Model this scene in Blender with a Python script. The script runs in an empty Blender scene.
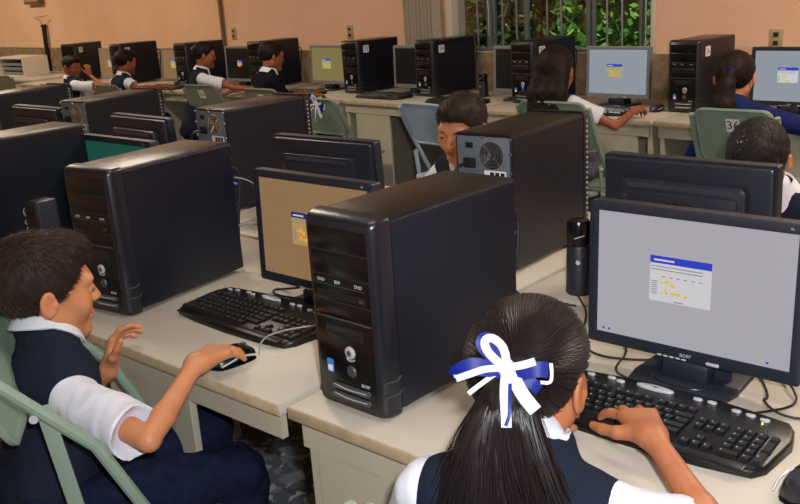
import bpy, bmesh, math, random
import numpy as np
from mathutils import Vector, Matrix
random.seed(7); rng = np.random.default_rng(7)
PI = math.pi
SC = bpy.context.scene
COL = SC.collection

# ------------------------------------------------------------------ camera, world, lights, exposure
def look(loc, yaw, pitch, roll):
    cy, sy, cp, sp = math.cos(yaw), math.sin(yaw), math.cos(pitch), math.sin(pitch)
    F = Vector((-sy*cp, cy*cp, -sp)); R0 = Vector((cy, sy, 0)); U0 = R0.cross(F)
    R = math.cos(roll)*R0 + math.sin(roll)*U0; U = -math.sin(roll)*R0 + math.cos(roll)*U0
    m = Matrix((R, U, -F)).transposed().to_4x4(); m.translation = loc
    return m
cam_data = bpy.data.cameras.new('camera'); cam = bpy.data.objects.new('camera', cam_data); COL.objects.link(cam)
cam.matrix_world = look((0, 0, 1.4927), math.radians(42.295), math.radians(16.68), math.radians(-3.822))
cam_data.sensor_width = 36; cam_data.lens = 900.57/800*36; cam_data.clip_start = .02; cam_data.clip_end = 200
SC.camera = cam
SC.view_settings.view_transform = 'Standard'; SC.view_settings.look = 'None'; SC.view_settings.gamma = 1
SC.view_settings.use_curve_mapping = False; SC.view_settings.exposure = 0.0
world = bpy.data.worlds.new('sky'); SC.world = world; world.use_nodes = True
wn = world.node_tree.nodes; bg = wn['Background']; sky = wn.new('ShaderNodeTexSky')
sky.sky_type = 'NISHITA'; sky.sun_disc = False; sky.sun_elevation = math.radians(48); sky.sun_rotation = math.radians(200)
world.node_tree.links.new(sky.outputs[0], bg.inputs[0]); bg.inputs[1].default_value = .22
def lamp(name, kind, loc, energy, color=(1, 1, 1), rot=(0, 0, 0), **kw):
    d = bpy.data.lights.new(name, kind); d.energy = energy; d.color = color
    for k, v in kw.items(): setattr(d, k, v)
    o = bpy.data.objects.new(name, d); o.location = loc; o.rotation_euler = rot; COL.objects.link(o); return o
lamp('sun', 'SUN', (0, 0, 8), 9.0, (1, .95, .82), (math.radians(17), 0, math.radians(-25)), angle=.02)
for lx, ly, e in ((-1.2, 1.0, 12), (-4.2, 2.6, 50), (-8.0, 3.4, 50), (-11.5, 3.6, 66), (.0, 3.4, 78)):
    lamp('tube_light', 'AREA', (lx, ly, 2.82), e, (1, .83, .60) if lx < -5 else (1, .92, .84) if ly < 1.5 else (1, .85, .70), shape='RECTANGLE', size=1.2, size_y=.25)
# the camera's own flash
lamp('flash', 'AREA', (.07, .03, 1.60), 33, (.95, .97, 1), (math.radians(68), 0, math.radians(42.3)), shape='RECTANGLE', size=.06, size_y=.04)

# ------------------------------------------------------------------ materials
def lin(c):
    return tuple(((x/255)/12.92 if x/255 <= .04045 else ((x/255+.055)/1.055)**2.4) for x in c) + (1,)
MATS = {}
def mat(name, rgb, rough=.5, metal=0, spec=.5, bump=0, bscale=50, var=0, vscale=8, emit=0, stretch=None, coat=0, trans=0, rgb2=None):
    m = bpy.data.materials.new(name); m.use_nodes = True; nt = m.node_tree; b = nt.nodes['Principled BSDF']
    b.inputs['Base Color'].default_value = lin(rgb); b.inputs['Roughness'].default_value = rough
    b.inputs['Metallic'].default_value = metal; b.inputs['Specular IOR Level'].default_value = spec
    b.inputs['Coat Weight'].default_value = coat; b.inputs['Transmission Weight'].default_value = trans
    if emit:
        b.inputs['Emission Color'].default_value = lin(rgb); b.inputs['Emission Strength'].default_value = emit
    if bump or var:
        tc = nt.nodes.new('ShaderNodeTexCoord'); mp = nt.nodes.new('ShaderNodeMapping')
        nt.links.new(tc.outputs['Object'], mp.inputs[0])
        if stretch: mp.inputs['Scale'].default_value = stretch
    if var:
        n = nt.nodes.new('ShaderNodeTexNoise'); n.inputs['Scale'].default_value = vscale; n.inputs['Detail'].default_value = 5
        r = nt.nodes.new('ShaderNodeValToRGB'); c = lin(rgb); d = lin(rgb2) if rgb2 else tuple(max(0, x*(1-var)) for x in c[:3])+(1,)
        r.color_ramp.elements[0].position = .35; r.color_ramp.elements[1].position = .65
        r.color_ramp.elements[0].color = d; r.color_ramp.elements[1].color = c
        nt.links.new(mp.outputs[0], n.inputs['Vector']); nt.links.new(n.outputs[0], r.inputs[0]); nt.links.new(r.outputs[0], b.inputs['Base Color'])
        if emit: nt.links.new(r.outputs[0], b.inputs['Emission Color'])
    if bump:
        n = nt.nodes.new('ShaderNodeTexNoise'); n.inputs['Scale'].default_value = bscale; n.inputs['Detail'].default_value = 4
        bp = nt.nodes.new('ShaderNodeBump'); bp.inputs['Strength'].default_value = bump; bp.inputs['Distance'].default_value = .002
        nt.links.new(mp.outputs[0], n.inputs['Vector']); nt.links.new(n.outputs[0], bp.inputs['Height']); nt.links.new(bp.outputs[0], b.inputs['Normal'])
    MATS[name] = m; return m
M = MATS
mat('case_steel', (11, 17, 32), .34, 0, .5, .25, 900)
mat('case_top', (22, 18, 17), .30, 0, .6, .2, 900)  # brown tint paints the warm wall's reflection onto the dark steel top
mat('bezel_plastic', (24, 26, 34), .30, 0, .6)
mat('black_gloss', (9, 9, 11), .22, 0, .5)
mat('black_matte', (16, 16, 18), .6)
mat('keyboard_black', (12, 13, 16), .35)
mat('key_black', (16, 18, 22), .28, 0, .6)
mat('key_legend', (170, 175, 180), .5)
mat('silver', (196, 200, 204), .32, .25)
mat('silver_dark', (92, 96, 100), .35, .6)
mat('chrome', (215, 215, 218), .18, 1)
mat('sticker_white', (228, 230, 232), .5)
mat('sticker_blue', (70, 130, 205), .4)
mat('ink', (12, 12, 14), .6)
mat('zinc', (112, 123, 134), .45, .3, bump=.1, bscale=300)
mat('plug_green', (40, 150, 120), .4); mat('plug_blue', (30, 80, 200), .35); mat('plug_purple', (90, 70, 170), .4)
mat('monitor_plastic', (32, 37, 48), .42, 0, .5, .15, 700)
mat('monitor_grey', (120, 122, 126), .45)
mat('desk_laminate', (192, 185, 172), .42, 0, .4, .05, 300, .10, 3, rgb2=(180, 173, 159))
mat('desk_edge', (186, 166, 134), .55, var=.2, vscale=30)
mat('desk_panel', (178, 172, 152), .5, var=.08, vscale=5)
mat('desk_dark', (66, 58, 48), .7)
mat('wall_paint', (236, 194, 164), .85, 0, .2, .3, 18, .12, 1.6, rgb2=(226, 182, 148))
mat('wainscot', (152, 132, 106), .85, 0, .2, .9, 40, .25, 14, rgb2=(122, 102, 78))
mat('ceiling_paint', (206, 182, 152), .9)
mat('chair_green', (128, 148, 132), .4, 0, .5, .05, 200, .12, 6)
mat('chair_olive', (124, 124, 104), .45, 0, .5, var=.1)
mat('chair_blue', (150, 172, 192), .4, 0, .5, .2, 300)
mat('chair_dark', (40, 46, 42), .6)
mat('skin', (196, 132, 92), .5, 0, .4, .1, 300, .12, 25, rgb2=(188, 122, 84))
mat('skin_mid', (176, 112, 76), .5, 0, .4, .1, 300, .12, 25, rgb2=(164, 100, 66))
mat('skin_brown', (158, 92, 60), .5, 0, .4, .1, 300, .12, 25, rgb2=(140, 80, 52))
mat('lip', (150, 78, 68), .45)
mat('eye_white', (190, 182, 172), .3); mat('eye_dark', (22, 14, 10), .1)
mat('hair_brown', (44, 31, 26), .6, 0, .25, .5, 260, .4, 60)
mat('hair_black', (20, 15, 16), .65, 0, .25, .4, 260)
mat('hair_strand', (27, 19, 21), .42, 0, .4)
mat('hair_strand_brown', (50, 36, 30), .6, 0, .2)
mat('hair_dark', (26, 13, 11), .6, 0, .2, .4, 260)
mat('cloth_white', (212, 215, 226), .8, 0, .2, .3, 500)
mat('cloth_vest', (26, 34, 50), .9, 0, .15, .6, 400, .25, 200)
mat('cloth_navy', (24, 30, 54), .92, 0, .1, .5, 500, .3, 60)
mat('cloth_bluejacket', (18, 30, 84), .85, 0, .2, .4, 300)
mat('cloth_grey', (92, 92, 108), .9, 0, .1, .4, 300, .15, 20)
mat('cloth_dark', (16, 16, 24), .9, 0, .1, .4, 300)
mat('ribbon_white', (186, 190, 204), .6, 0, .25); mat('ribbon_blue', (8, 24, 112), .5, 0, .25)
mat('cable_black', (14, 14, 16), .5); mat('cable_grey', (140, 140, 140), .5); mat('cable_blue', (40, 66, 120), .5)
mat('outlet_plate', (172, 156, 112), .5); mat('outlet_dark', (30, 24, 20), .6)
mat('pipe', (120, 96, 74), .6); mat('blind', (170, 158, 140), .7, var=.1, vscale=30)
mat('frame_white', (214, 206, 192), .5); mat('alu', (150, 154, 158), .35, .7)
mat('paper_tan', (176, 150, 110), .8); mat('leaf_dry', (186, 130, 60), .7)
mat('trunk', (84, 70, 52), .9, 0, .1, .8, 20)
mat('lawn', (70, 96, 44), .95, 0, .1, .8, 40, .4, 6)
mat('lamp_face', (255, 232, 200), .5, emit=1.2)
mat('rose_box', (120, 84, 60), .7)

def glass():
    m = bpy.data.materials.new('window_glass'); m.use_nodes = True; b = m.node_tree.nodes['Principled BSDF']
    nt = m.node_tree; out = nt.nodes['Material Output']
    tr = nt.nodes.new('ShaderNodeBsdfTransparent'); gl = nt.nodes.new('ShaderNodeBsdfGlossy'); gl.inputs['Roughness'].default_value = .03
    fr = nt.nodes.new('ShaderNodeFresnel'); fr.inputs[0].default_value = 1.45; mx = nt.nodes.new('ShaderNodeMixShader')
    nt.links.new(fr.outputs[0], mx.inputs[0]); nt.links.new(tr.outputs[0], mx.inputs[1]); nt.links.new(gl.outputs[0], mx.inputs[2])
    nt.links.new(mx.outputs[0], out.inputs[0]); M['glass'] = m
glass()
def floor_mat():
    m = mat('terrazzo', (96, 102, 108), .45); nt = m.node_tree; b = nt.nodes['Principled BSDF']
    tc = nt.nodes.new('ShaderNodeTexCoord')
    vo = nt.nodes.new('ShaderNodeTexVoronoi'); vo.inputs['Scale'].default_value = 34; vo.inputs['Randomness'].default_value = 1
    no = nt.nodes.new('ShaderNodeTexNoise'); no.inputs['Scale'].default_value = 22; no.inputs['Detail'].default_value = 3
    mixv = nt.nodes.new('ShaderNodeMix'); mixv.data_type = 'RGBA'; mixv.inputs[0].default_value = .06
    nt.links.new(tc.outputs['Object'], no.inputs[0]); nt.links.new(tc.outputs['Object'], mixv.inputs[6]); nt.links.new(no.outputs[1], mixv.inputs[7]); nt.links.new(mixv.outputs[2], vo.inputs[0])
    sx = nt.nodes.new('ShaderNodeSeparateColor'); nt.links.new(vo.outputs['Color'], sx.inputs[0])
    r = nt.nodes.new('ShaderNodeValToRGB'); e = r.color_ramp.elements; r.color_ramp.interpolation = 'CONSTANT'
    e[0].position = 0; e[0].color = lin((104, 110, 116)); e[1].position = .5; e[1].color = lin((140, 146, 150))
    x = e.new(.7); x.color = lin((190, 192, 190)); x = e.new(.88); x.color = lin((80, 88, 96))
    nt.links.new(sx.outputs[0], r.inputs[0]); nt.links.new(r.outputs[0], b.inputs['Base Color'])
floor_mat()
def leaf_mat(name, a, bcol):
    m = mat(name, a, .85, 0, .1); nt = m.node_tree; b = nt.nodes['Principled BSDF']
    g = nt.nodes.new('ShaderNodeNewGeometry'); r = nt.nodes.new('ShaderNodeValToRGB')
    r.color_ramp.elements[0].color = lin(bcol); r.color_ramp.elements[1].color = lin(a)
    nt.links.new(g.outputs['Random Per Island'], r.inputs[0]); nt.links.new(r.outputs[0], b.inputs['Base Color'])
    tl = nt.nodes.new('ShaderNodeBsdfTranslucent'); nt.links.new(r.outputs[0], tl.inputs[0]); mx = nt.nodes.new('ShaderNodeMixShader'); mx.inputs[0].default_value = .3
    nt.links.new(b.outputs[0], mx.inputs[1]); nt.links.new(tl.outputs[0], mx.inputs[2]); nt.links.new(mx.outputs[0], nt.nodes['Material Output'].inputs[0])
leaf_mat('leaf_sunlit_tone', (120, 160, 60), (34, 96, 50)); leaf_mat('leaf_shade_tone', (66, 96, 40), (26, 50, 20))  # same foliage in two tones: sunlight and shade put into the leaf colours
def screen_mat(name, rgb, e):
    m = mat(name, rgb, .4, 0, .3, emit=e); b = m.node_tree.nodes['Principled BSDF']; b.inputs['Base Color'].default_value = (.012, .012, .014, 1); return m
screen_mat('screen_lilac', (176, 172, 180), .86); screen_mat('screen_tan', (166, 130, 90), .66)
screen_mat('screen_teal', (30, 104, 88), .45); screen_mat('screen_pale', (150, 158, 168), .85)
screen_mat('screen_olive', (150, 138, 84), .62); screen_mat('screen_bronze', (164, 124, 80), .62)
screen_mat('screen_off', (10, 9, 9), 0.0001)
screen_mat('page_white', (208, 206, 208), .9); screen_mat('page_tan', (196, 158, 100), .75)
screen_mat('page_yellow', (200, 186, 120), .7)
screen_mat('bar_blue', (28, 56, 196), .9); screen_mat('bar_navy', (30, 40, 120), .8)
screen_mat('dot_yellow', (222, 190, 40), .9); screen_mat('dot_line', (120, 126, 150), .8)
mat('led_blue', (40, 60, 255), .4, emit=4); mat('led_green', (190, 230, 60), .4, emit=3); mat('led_red', (255, 60, 40), .4, emit=3)

# ------------------------------------------------------------------ mesh builder
class MB:
    def __init__(s): s.v = []; s.f = []; s.m = []; s.mats = []
    def mi(s, name):
        if name not in s.mats: s.mats.append(name)
        return s.mats.index(name)
    def add(s, verts, faces, m):
        b = len(s.v); i = s.mi(m); s.v += [tuple(v) for v in verts]
        s.f += [tuple(b+k for k in f) for f in faces]; s.m += [i]*len(faces); return s
    def box(s, c, sz, m, bev=0, R=None, seg=2):
        bm = bmesh.new(); bmesh.ops.create_cube(bm, size=1)
        for v in bm.verts: v.co = Vector((v.co.x*sz[0], v.co.y*sz[1], v.co.z*sz[2]))
        if bev: bmesh.ops.bevel(bm, geom=bm.edges[:], offset=min(bev, min(sz)*.49), segments=seg, profile=.5, affect='EDGES')
        bm.verts.index_update(); c = Vector(c)
        vs = [(R @ v.co if R else v.co)+c for v in bm.verts]; fs = [[v.index for v in f.verts] for f in bm.faces]
        bm.free(); return s.add(vs, fs, m)
    def bb(s, x0, x1, y0, y1, z0, z1, m, bev=0, seg=2):
        return s.box(((x0+x1)/2, (y0+y1)/2, (z0+z1)/2), (abs(x1-x0), abs(y1-y0), abs(z1-z0)), m, bev, None, seg)
    def cyl(s, a, b, r, m, n=16, r2=None, caps=True):
        a = Vector(a); b = Vector(b); r2 = r if r2 is None else r2; d = (b-a).normalized()
        u = d.orthogonal().normalized(); w = d.cross(u)
        vs = [a+(u*math.cos(t)+w*math.sin(t))*r for t in [2*PI*i/n for i in range(n)]] + [b+(u*math.cos(t)+w*math.sin(t))*r2 for t in [2*PI*i/n for i in range(n)]]
        fs = [(i, (i+1) % n, n+(i+1) % n, n+i) for i in range(n)]
        if caps: fs += [tuple(reversed(range(n))), tuple(range(n, 2*n))]
        return s.add(vs, fs, m)
    def tube(s, pts, r, m, n=8, smooth=0):
        P = [Vector(p) for p in pts]
        for _ in range(smooth):
            Q = [P[0]]
            for a, b in zip(P, P[1:]): Q += [a*.75+b*.25, a*.25+b*.75]
            P = Q+[P[-1]]
        rr = r if isinstance(r, (list, tuple)) else None
        vs = []; u = None
        for i, p in enumerate(P):
            d = (P[min(i+1, len(P)-1)]-P[max(i-1, 0)])
            if d.length < 1e-9: d = Vector((0, 0, 1))
            d.normalize()
            u = d.orthogonal().normalized() if u is None else (u-d*u.dot(d)).normalized()
            w = d.cross(u)
            if rr: x = i/(len(P)-1)*(len(rr)-1); k = min(int(x), len(rr)-2); q = rr[k]*(1-(x-k))+rr[k+1]*(x-k)
            else: q = r
            vs += [p+(u*math.cos(t)+w*math.sin(t))*q for t in [2*PI*j/n for j in range(n)]]
        fs = []
        for i in range(len(P)-1):
            for j in range(n): fs.append((i*n+j, i*n+(j+1) % n, (i+1)*n+(j+1) % n, (i+1)*n+j))
        fs += [tuple(reversed(range(n))), tuple((len(P)-1)*n+j for j in range(n))]
        return s.add(vs, fs, m)
    def lathe(s, prof, m, c=(0, 0, 0), n=24, axis='z'):
        vs = []
        for r, h in prof:
            for i in range(n):
                t = 2*PI*i/n; p = (r*math.cos(t), r*math.sin(t), h)
                if axis == 'y': p = (p[0], p[2], p[1])
                if axis == 'x': p = (p[2], p[0], p[1])
                vs.append((p[0]+c[0], p[1]+c[1], p[2]+c[2]))
        k = len(prof); fs = [(i*n+j, i*n+(j+1) % n, (i+1)*n+(j+1) % n, (i+1)*n+j) for i in range(k-1) for j in range(n)]
        fs += [tuple(reversed(range(n))), tuple((k-1)*n+j for j in range(n))]
        return s.add(vs, fs, m)
    def prism(s, poly, z0, z1, m, to=None, bev=0):
        bm = bmesh.new(); vs = [bm.verts.new((x, y, z0)) for x, y in poly]; f = bm.faces.new(vs)
        g = bmesh.ops.extrude_face_region(bm, geom=[f]); ev = [x for x in g['geom'] if isinstance(x, bmesh.types.BMVert)]
        for v in ev: v.co.z = z1
        bmesh.ops.recalc_face_normals(bm, faces=bm.faces[:])
        if bev:
            ed = [e for e in bm.edges if abs(e.verts[0].co.z-z1) < 1e-7 and abs(e.verts[1].co.z-z1) < 1e-7]
            bmesh.ops.bevel(bm, geom=ed, offset=bev, segments=2, profile=.5, affect='EDGES')
        bm.verts.index_update(); vv = [v.co.copy() for v in bm.verts]
        if to: vv = [to(v) for v in vv]
        fs = [[v.index for v in f.verts] for f in bm.faces]; bm.free(); return s.add(vv, fs, m)
    def xf(s, fn): s.v = [tuple(fn(Vector(v))) for v in s.v]; return s
    def build(s, name, parent=None, smooth=True, ang=35):
        me = bpy.data.meshes.new(name); me.from_pydata(s.v, [], s.f)
        for k in s.mats: me.materials.append(M[k])
        me.polygons.foreach_set('material_index', s.m); me.update()
        bm = bmesh.new(); bm.from_mesh(me); bmesh.ops.recalc_face_normals(bm, faces=bm.faces[:]); bm.to_mesh(me); bm.free()
        if smooth:
            me.shade_smooth(); me.set_sharp_from_angle(angle=math.radians(ang))
        return link(name, me, parent)
def link(name, me, parent=None):
    o = bpy.data.objects.new(name, me); COL.objects.link(o)
    if parent: o.parent = parent
    return o
def thing(name, label, cat, loc=(0, 0, 0), rz=0, group=None):
    o = bpy.data.objects.new(name, None); COL.objects.link(o); o.empty_display_size = .05
    o.location = loc; o.rotation_euler = (0, 0, rz); o['label'] = label; o['category'] = cat
    if group: o['group'] = group
    return o
def tag(o, label, cat, group=None, kind=None):
    o['label'] = label; o['category'] = cat
    if group: o['group'] = group
    if kind: o['kind'] = kind
    return o
def struct(o): o['kind'] = 'structure'; return o
def dup(root, loc, rz, label, group=None, cat=None, skip=()):
    r = root.copy(); COL.objects.link(r); r.location = loc; r.rotation_euler = (0, 0, rz); r['label'] = label
    if group: r['group'] = group
    elif 'group' in r: del r['group']
    for ch in list(root.children):
        if ch.name.split('.')[0] in skip: continue
        c = ch.copy(); COL.objects.link(c); c.parent = r
        for g in ch.children:
            d = g.copy(); COL.objects.link(d); d.parent = c
    return r
def text(mb, s, size, m, to, depth=.0006, align='CENTER'):
    cu = bpy.data.curves.new('t', 'FONT'); cu.body = s; cu.size = size; cu.extrude = depth; cu.align_x = align; cu.align_y = 'CENTER'; cu.resolution_u = 2
    o = bpy.data.objects.new('t', cu); COL.objects.link(o); bpy.context.view_layer.update()
    me = bpy.data.meshes.new_from_object(o.evaluated_get(bpy.context.evaluated_depsgraph_get()))
    mb.add([to(v.co) for v in me.vertices], [tuple(p.vertices) for p in me.polygons], m)
    bpy.data.objects.remove(o); bpy.data.curves.remove(cu); bpy.data.meshes.remove(me); return mb
def lerp(a, b, t): return a+(b-a)*t
def rrect(x0, x1, y0, y1, r, n=5):
    P = []
    for cx, cy, a0 in ((x1-r, y1-r, 0), (x0+r, y1-r, PI/2), (x0+r, y0+r, PI), (x1-r, y0+r, 1.5*PI)):
        P += [(cx+r*math.cos(a0+PI/2*i/n), cy+r*math.sin(a0+PI/2*i/n)) for i in range(n+1)]
    return P

# ------------------------------------------------------------------ the room (its back wall runs slightly askew to the desks)
AW = -.075
def wp(u, v, z=0):      # room frame: u to the right along the back wall, v towards it
    return Vector((-1.84+u*math.cos(AW)-(v-4.2)*math.sin(AW), 4.2+u*math.sin(AW)+(v-4.2)*math.cos(AW), z))
UX0, UX1, V0, VW, ZC = -12.6, 4.6, -1.6, 5.0, 3.0
def rb(mb, u0, u1, v0, v1, z0, z1, m, bev=0):
    t = MB().bb(u0, u1, v0, v1, z0, z1, m, bev); t.xf(lambda p: wp(p.x, p.y, p.z)); mb.add(t.v, t.f, m); return mb
struct(rb(MB(), UX0-.2, UX1+.2, V0-.2, VW+.2, -.1, 0, 'terrazzo').build('floor', smooth=False))
struct(rb(MB(), UX0-.2, UX1+.2, V0-.2, VW+.2, ZC, ZC+.15, 'ceiling_paint').build('ceiling', smooth=False))
struct(rb(MB(), UX0-.2, UX0, V0, VW, 0, ZC, 'wall_paint').build('wall_left', smooth=False))
struct(rb(MB(), UX1, UX1+.2, V0, VW, 0, ZC, 'wall_paint').build('wall_right', smooth=False))
struct(rb(MB(), UX0, UX1, V0-.2, V0, 0, ZC, 'wall_paint').build('wall_front', smooth=False))
WU0, WU1, WZ0, WZ1 = -2.34, -.68, .995, 2.35      # window opening
w = MB()
rb(w, UX0, WU0, VW, VW+.2, 0, ZC, 'wall_paint'); rb(w, WU1, UX1, VW, VW+.2, 0, ZC, 'wall_paint')
rb(w, WU0, WU1, VW, VW+.2, 0, WZ0, 'wall_paint'); rb(w, WU0, WU1, VW, VW+.2, WZ1, ZC, 'wall_paint')
struct(w.build('wall_back', smooth=False))
w = MB(); rb(w, UX0, UX1, VW-.015, VW, 0, WZ0-.005, 'wainscot'); struct(w.build('trim_1', smooth=False))
# window: white frame, metal mullions and bars, glass
w = MB()
for u0, u1 in ((WU0, WU0+.06), (WU1-.03, WU1)): rb(w, u0, u1, VW-.01, VW+.09, WZ0, WZ1, 'frame_white', .004)
rb(w, WU0, WU1, VW-.01, VW+.09, WZ1-.05, WZ1, 'frame_white', .004); rb(w, WU0, WU1, VW, VW+.09, WZ0, WZ0+.025, 'alu', .004)
wf = struct(w.build('window_1'))
w = MB(); rb(w, WU0+.02, WU1-.02, VW+.06, VW+.064, WZ0+.02, WZ1-.03, 'glass'); w.build('window_pane', wf, smooth=False)
w = MB(); 
for i, (u, wd) in enumerate(((-1.97, .05), (-1.93, .018), (-1.17, .03), (-1.13, .02), (-1.655, .034), (-.80, .02))):
    rb(w, u-wd/2, u+wd/2, VW+.03, VW+.055, WZ0+.02, WZ1-.03, 'alu', .003)
w.build('window_mullion', wf)
for i, u in enumerate((-2.06, -1.84, -1.72, -1.47, -1.36, -1.02, -.915, -.755)):
    w = MB(); a = wp(u, VW+.015, WZ0); b = wp(u, VW+.015, WZ1); w.cyl(a, b, .0065, 'alu', 8); w.build('window_bar', wf)
# handle of the sliding pane
w = MB(); w.tube([wp(-2.0, VW+.02, 1.36), wp(-1.97, VW-.01, 1.39), wp(-1.95, VW+.0, 1.36), wp(-1.95, VW, 1.1)], .006, 'alu', 8, 1); w.build('window_latch', wf)
# folded vertical blind beside the window
bl = thing('vertical_blind', 'beige vertical blind gathered at the left of the window', 'blind', wp(-2.54, VW-.06, .93))
for i in range(9):
    u = -2.66+i*.036; w = MB(); c = wp(u, VW-.07, 1.65)-bl.location
    R = Matrix.Rotation(AW+1.0+.06*math.sin(i*2), 3, 'Z'); w.box(c, (.062, .0025, 1.42), 'blind', 0, R); w.build('slat', bl, smooth=False)
w = MB(); c = wp(-2.54, VW-.07, 2.38)-bl.location; w.box(c, (.5, .05, .04), 'frame_white', .004, Matrix.Rotation(AW, 3, 'Z')); w.build('head_rail', bl)
# conduit, outlets, wall box, hanging roll
w = MB(); q0 = wp(-5.16, VW-.022, .0); q1 = wp(-5.12, VW-.022, ZC); w.cyl(q0, q1, .018, 'pipe', 12)
for z in (1.5, 2.4): p = q0.lerp(q1, z/ZC); w.box(p, (.07, .03, .03), 'pipe', .004)
tag(w.build('conduit_pipe'), 'brown conduit pipe running up the back wall', 'pipe')
def outlet(u, z, label, h=.11):
    t = thing('wall_outlet', label, 'outlet', wp(u, VW, z), AW)
    MB().bb(-.035, .035, -.008, 0, -h/2, h/2, 'outlet_plate', .003).build('plate', t)
    for dz in (-.022, .022): MB().bb(-.014, .014, -.011, -.008, dz-.012, dz+.012, 'outlet_dark', .001).build('socket', t)
outlet(-4.995, 1.135, 'outlet plate on the back wall just right of the conduit pipe')
outlet(-3.38, 1.135, 'outlet plate on the back wall left of the window blind')
outlet(.035, 1.075, 'outlet plate on the wall above the rightmost lit screen', .10)
t = thing('fuse_box', 'small framed box high on the far left wall', 'box', wp(-9.14, VW-.012, 1.515), AW)
MB().bb(-.22, .22, -.06, 0, 0, .34, 'rose_box', .005).build('cabinet', t); MB().bb(-.19, .19, -.065, -.058, .03, .31, 'paper_tan', .002).build('door', t)
t = thing('hanging_roll', 'long dark rolled chart hanging by strings on the far left wall', 'chart', wp(-8.98, VW-.04, 1.24))
a = Vector((0, 0, 0)); b = wp(-9.03, VW-.04, .64)-wp(-8.98, VW-.04, 1.24)
MB().cyl(a, b, .027, 'black_matte', 14).lathe([(.001, 0), (.032, 0), (.032, .03), (.001, .03)], 'outlet_dark').build('roll', t)
w = MB(); nail = Vector((.02, .03, .13))
for dx in (-.27, .30): w.tube([a, Vector((dx*.5, .03, .085)), Vector((dx, .035, .12))], .0025, 'outlet_dark', 5)
w.tube([Vector((-.27, .035, .12)), Vector((0, .035, .128)), Vector((.30, .035, .15))], .002, 'outlet_dark', 5); w.build('string', t)
# ceiling lights (above the frame)
for i, (lx, ly, pos) in enumerate(((-1.2, 1.0, 'over the front desks'), (-4.2, 2.4, 'over the middle of the room'), (-8.0, 3.4, 'over the left of the back row'), (-11.5, 3.6, 'near the far left wall'), (0, 3.4, 'at the right of the room'))):
    t = thing('ceiling_light', 'long tube ceiling light '+pos, 'lamp', (lx, ly, 3.0))
    MB().bb(-.62, .62, -.14, .14, -.06, 0, 'frame_white', .01).build('housing', t)
    for dy in (-.06, .06): MB().cyl((-.6, dy, -.08), (.6, dy, -.08), .014, 'lamp_face', 10).build('tube', t)
# outside: lawn and hedge
o = rb(MB(), -14, 10, VW+.25, 22, -.2, -.1, 'lawn').build('ground', smooth=False); struct(o)
def leaves(name, u0, u1, v0, v1, z0, z1, n, m, label, size=.05):
    V = np.empty((n*4, 3)); c = np.stack([rng.uniform(u0, u1, n), rng.uniform(v0, v1, n), rng.uniform(z0, z1, n)], 1)
    a = rng.normal(size=(n, 3)); a /= np.linalg.norm(a, axis=1)[:, None]; b = np.cross(a, rng.normal(size=(n, 3))); b /= np.linalg.norm(b, axis=1)[:, None]
    s = rng.uniform(.6, 1.3, (n, 1))*size
    V[0::4] = c-a*s; V[1::4] = c+b*s*.45; V[2::4] = c+a*s; V[3::4] = c-b*s*.45
    ca, sa = math.cos(AW), math.sin(AW); X = -1.84+V[:, 0]*ca-(V[:, 1]-4.2)*sa; Y = 4.2+V[:, 0]*sa+(V[:, 1]-4.2)*ca
    F = [(4*i, 4*i+1, 4*i+2, 4*i+3) for i in range(n)]
    me = bpy.data.meshes.new(name); me.from_pydata(np.stack([X, Y, V[:, 2]], 1).tolist(), [], F); me.materials.append(M[m])
    return tag(link(name, me), label, 'plant', kind='stuff')
leaves('hedge_leaves', -6.8, -2.45, 6.6, 8.2, 0, 3.0, 44000, 'leaf_shade_tone', 'green shrubbery in painted shade tones behind the left and middle window panes', .055)
leaves('shrub_leaves', -2.40, .2, 6.2, 7.6, 0, 3.2, 26000, 'leaf_sunlit_tone', 'green shrub in painted sunlit tones behind the right window pane', .05)
for i, (u, v) in enumerate(((-4.4, 7.4), (-3.2, 7.2))):
    w = MB(); w.tube([wp(u, v, -.15), wp(u+.1, v, 1.2), wp(u+.05, v+.1, 2.8)], [.06, .045, .03], 'trunk', 10, 1)
    tag(w.build('shrub_trunk'), ('brown stem inside the dark shrubbery left of the window centre', 'brown stem inside the dark shrubbery near the window centre')[i], 'plant')

# ------------------------------------------------------------------ desks
def desk(loc, rz, L, Dp, label, ends='lr', pedestal=True, group=None):
    """front edge at y=0, running x 0..L; knees at y<0 side"""
    t = thing('computer_desk', label, 'desk', loc, rz, group)
    MB().bb(.003, L-.003, 0, Dp, .715, .74, 'desk_laminate', .002).build('desktop', t)
    MB().bb(.003, L-.003, -.003, 0.0, .716, .739, 'desk_edge', .001).build('edge_band', t)
    MB().bb(.02, L-.02, .015, .03, .655, .714, 'desk_panel').build('apron', t, smooth=False)
    if 'l' in ends: MB().bb(.03, .052, .02, Dp-.02, 0, .714, 'desk_panel', .001).build('side_panel', t, smooth=False)
    if 'r' in ends: MB().bb(L-.03, L-.005, .02, Dp-.02, 0, .714, 'desk_panel', .001).build('side_panel', t, smooth=False)
    MB().bb(.03, L-.03, Dp-.04, Dp-.022, .12 if pedestal is None or abs(rz) > .01 else .60, .714, 'desk_panel').build('back_panel', t, smooth=False)
    if pedestal is not None:
        x0, x1 = pedestal
        MB().bb(x0, x1, .018, .036, .02, .655, 'desk_panel', .002).build('pedestal', t, smooth=False)
    return t
# front row (people on the near side)
desk((-1.215, .99, 0), 0, 1.2, .75, 'pale laminate desk in front of the girl with the bow', pedestal=(.052, .29))
desk((-2.42, .985, 0), 0, 1.19, .75, 'pale laminate desk at which the boy uses a mouse', 'l', pedestal=(.53, .86))
desk((-3.63, .985, 0), 0, 1.2, .75, 'pale desk at the left edge, mostly hidden by a dark tower', pedestal=None)
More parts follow.
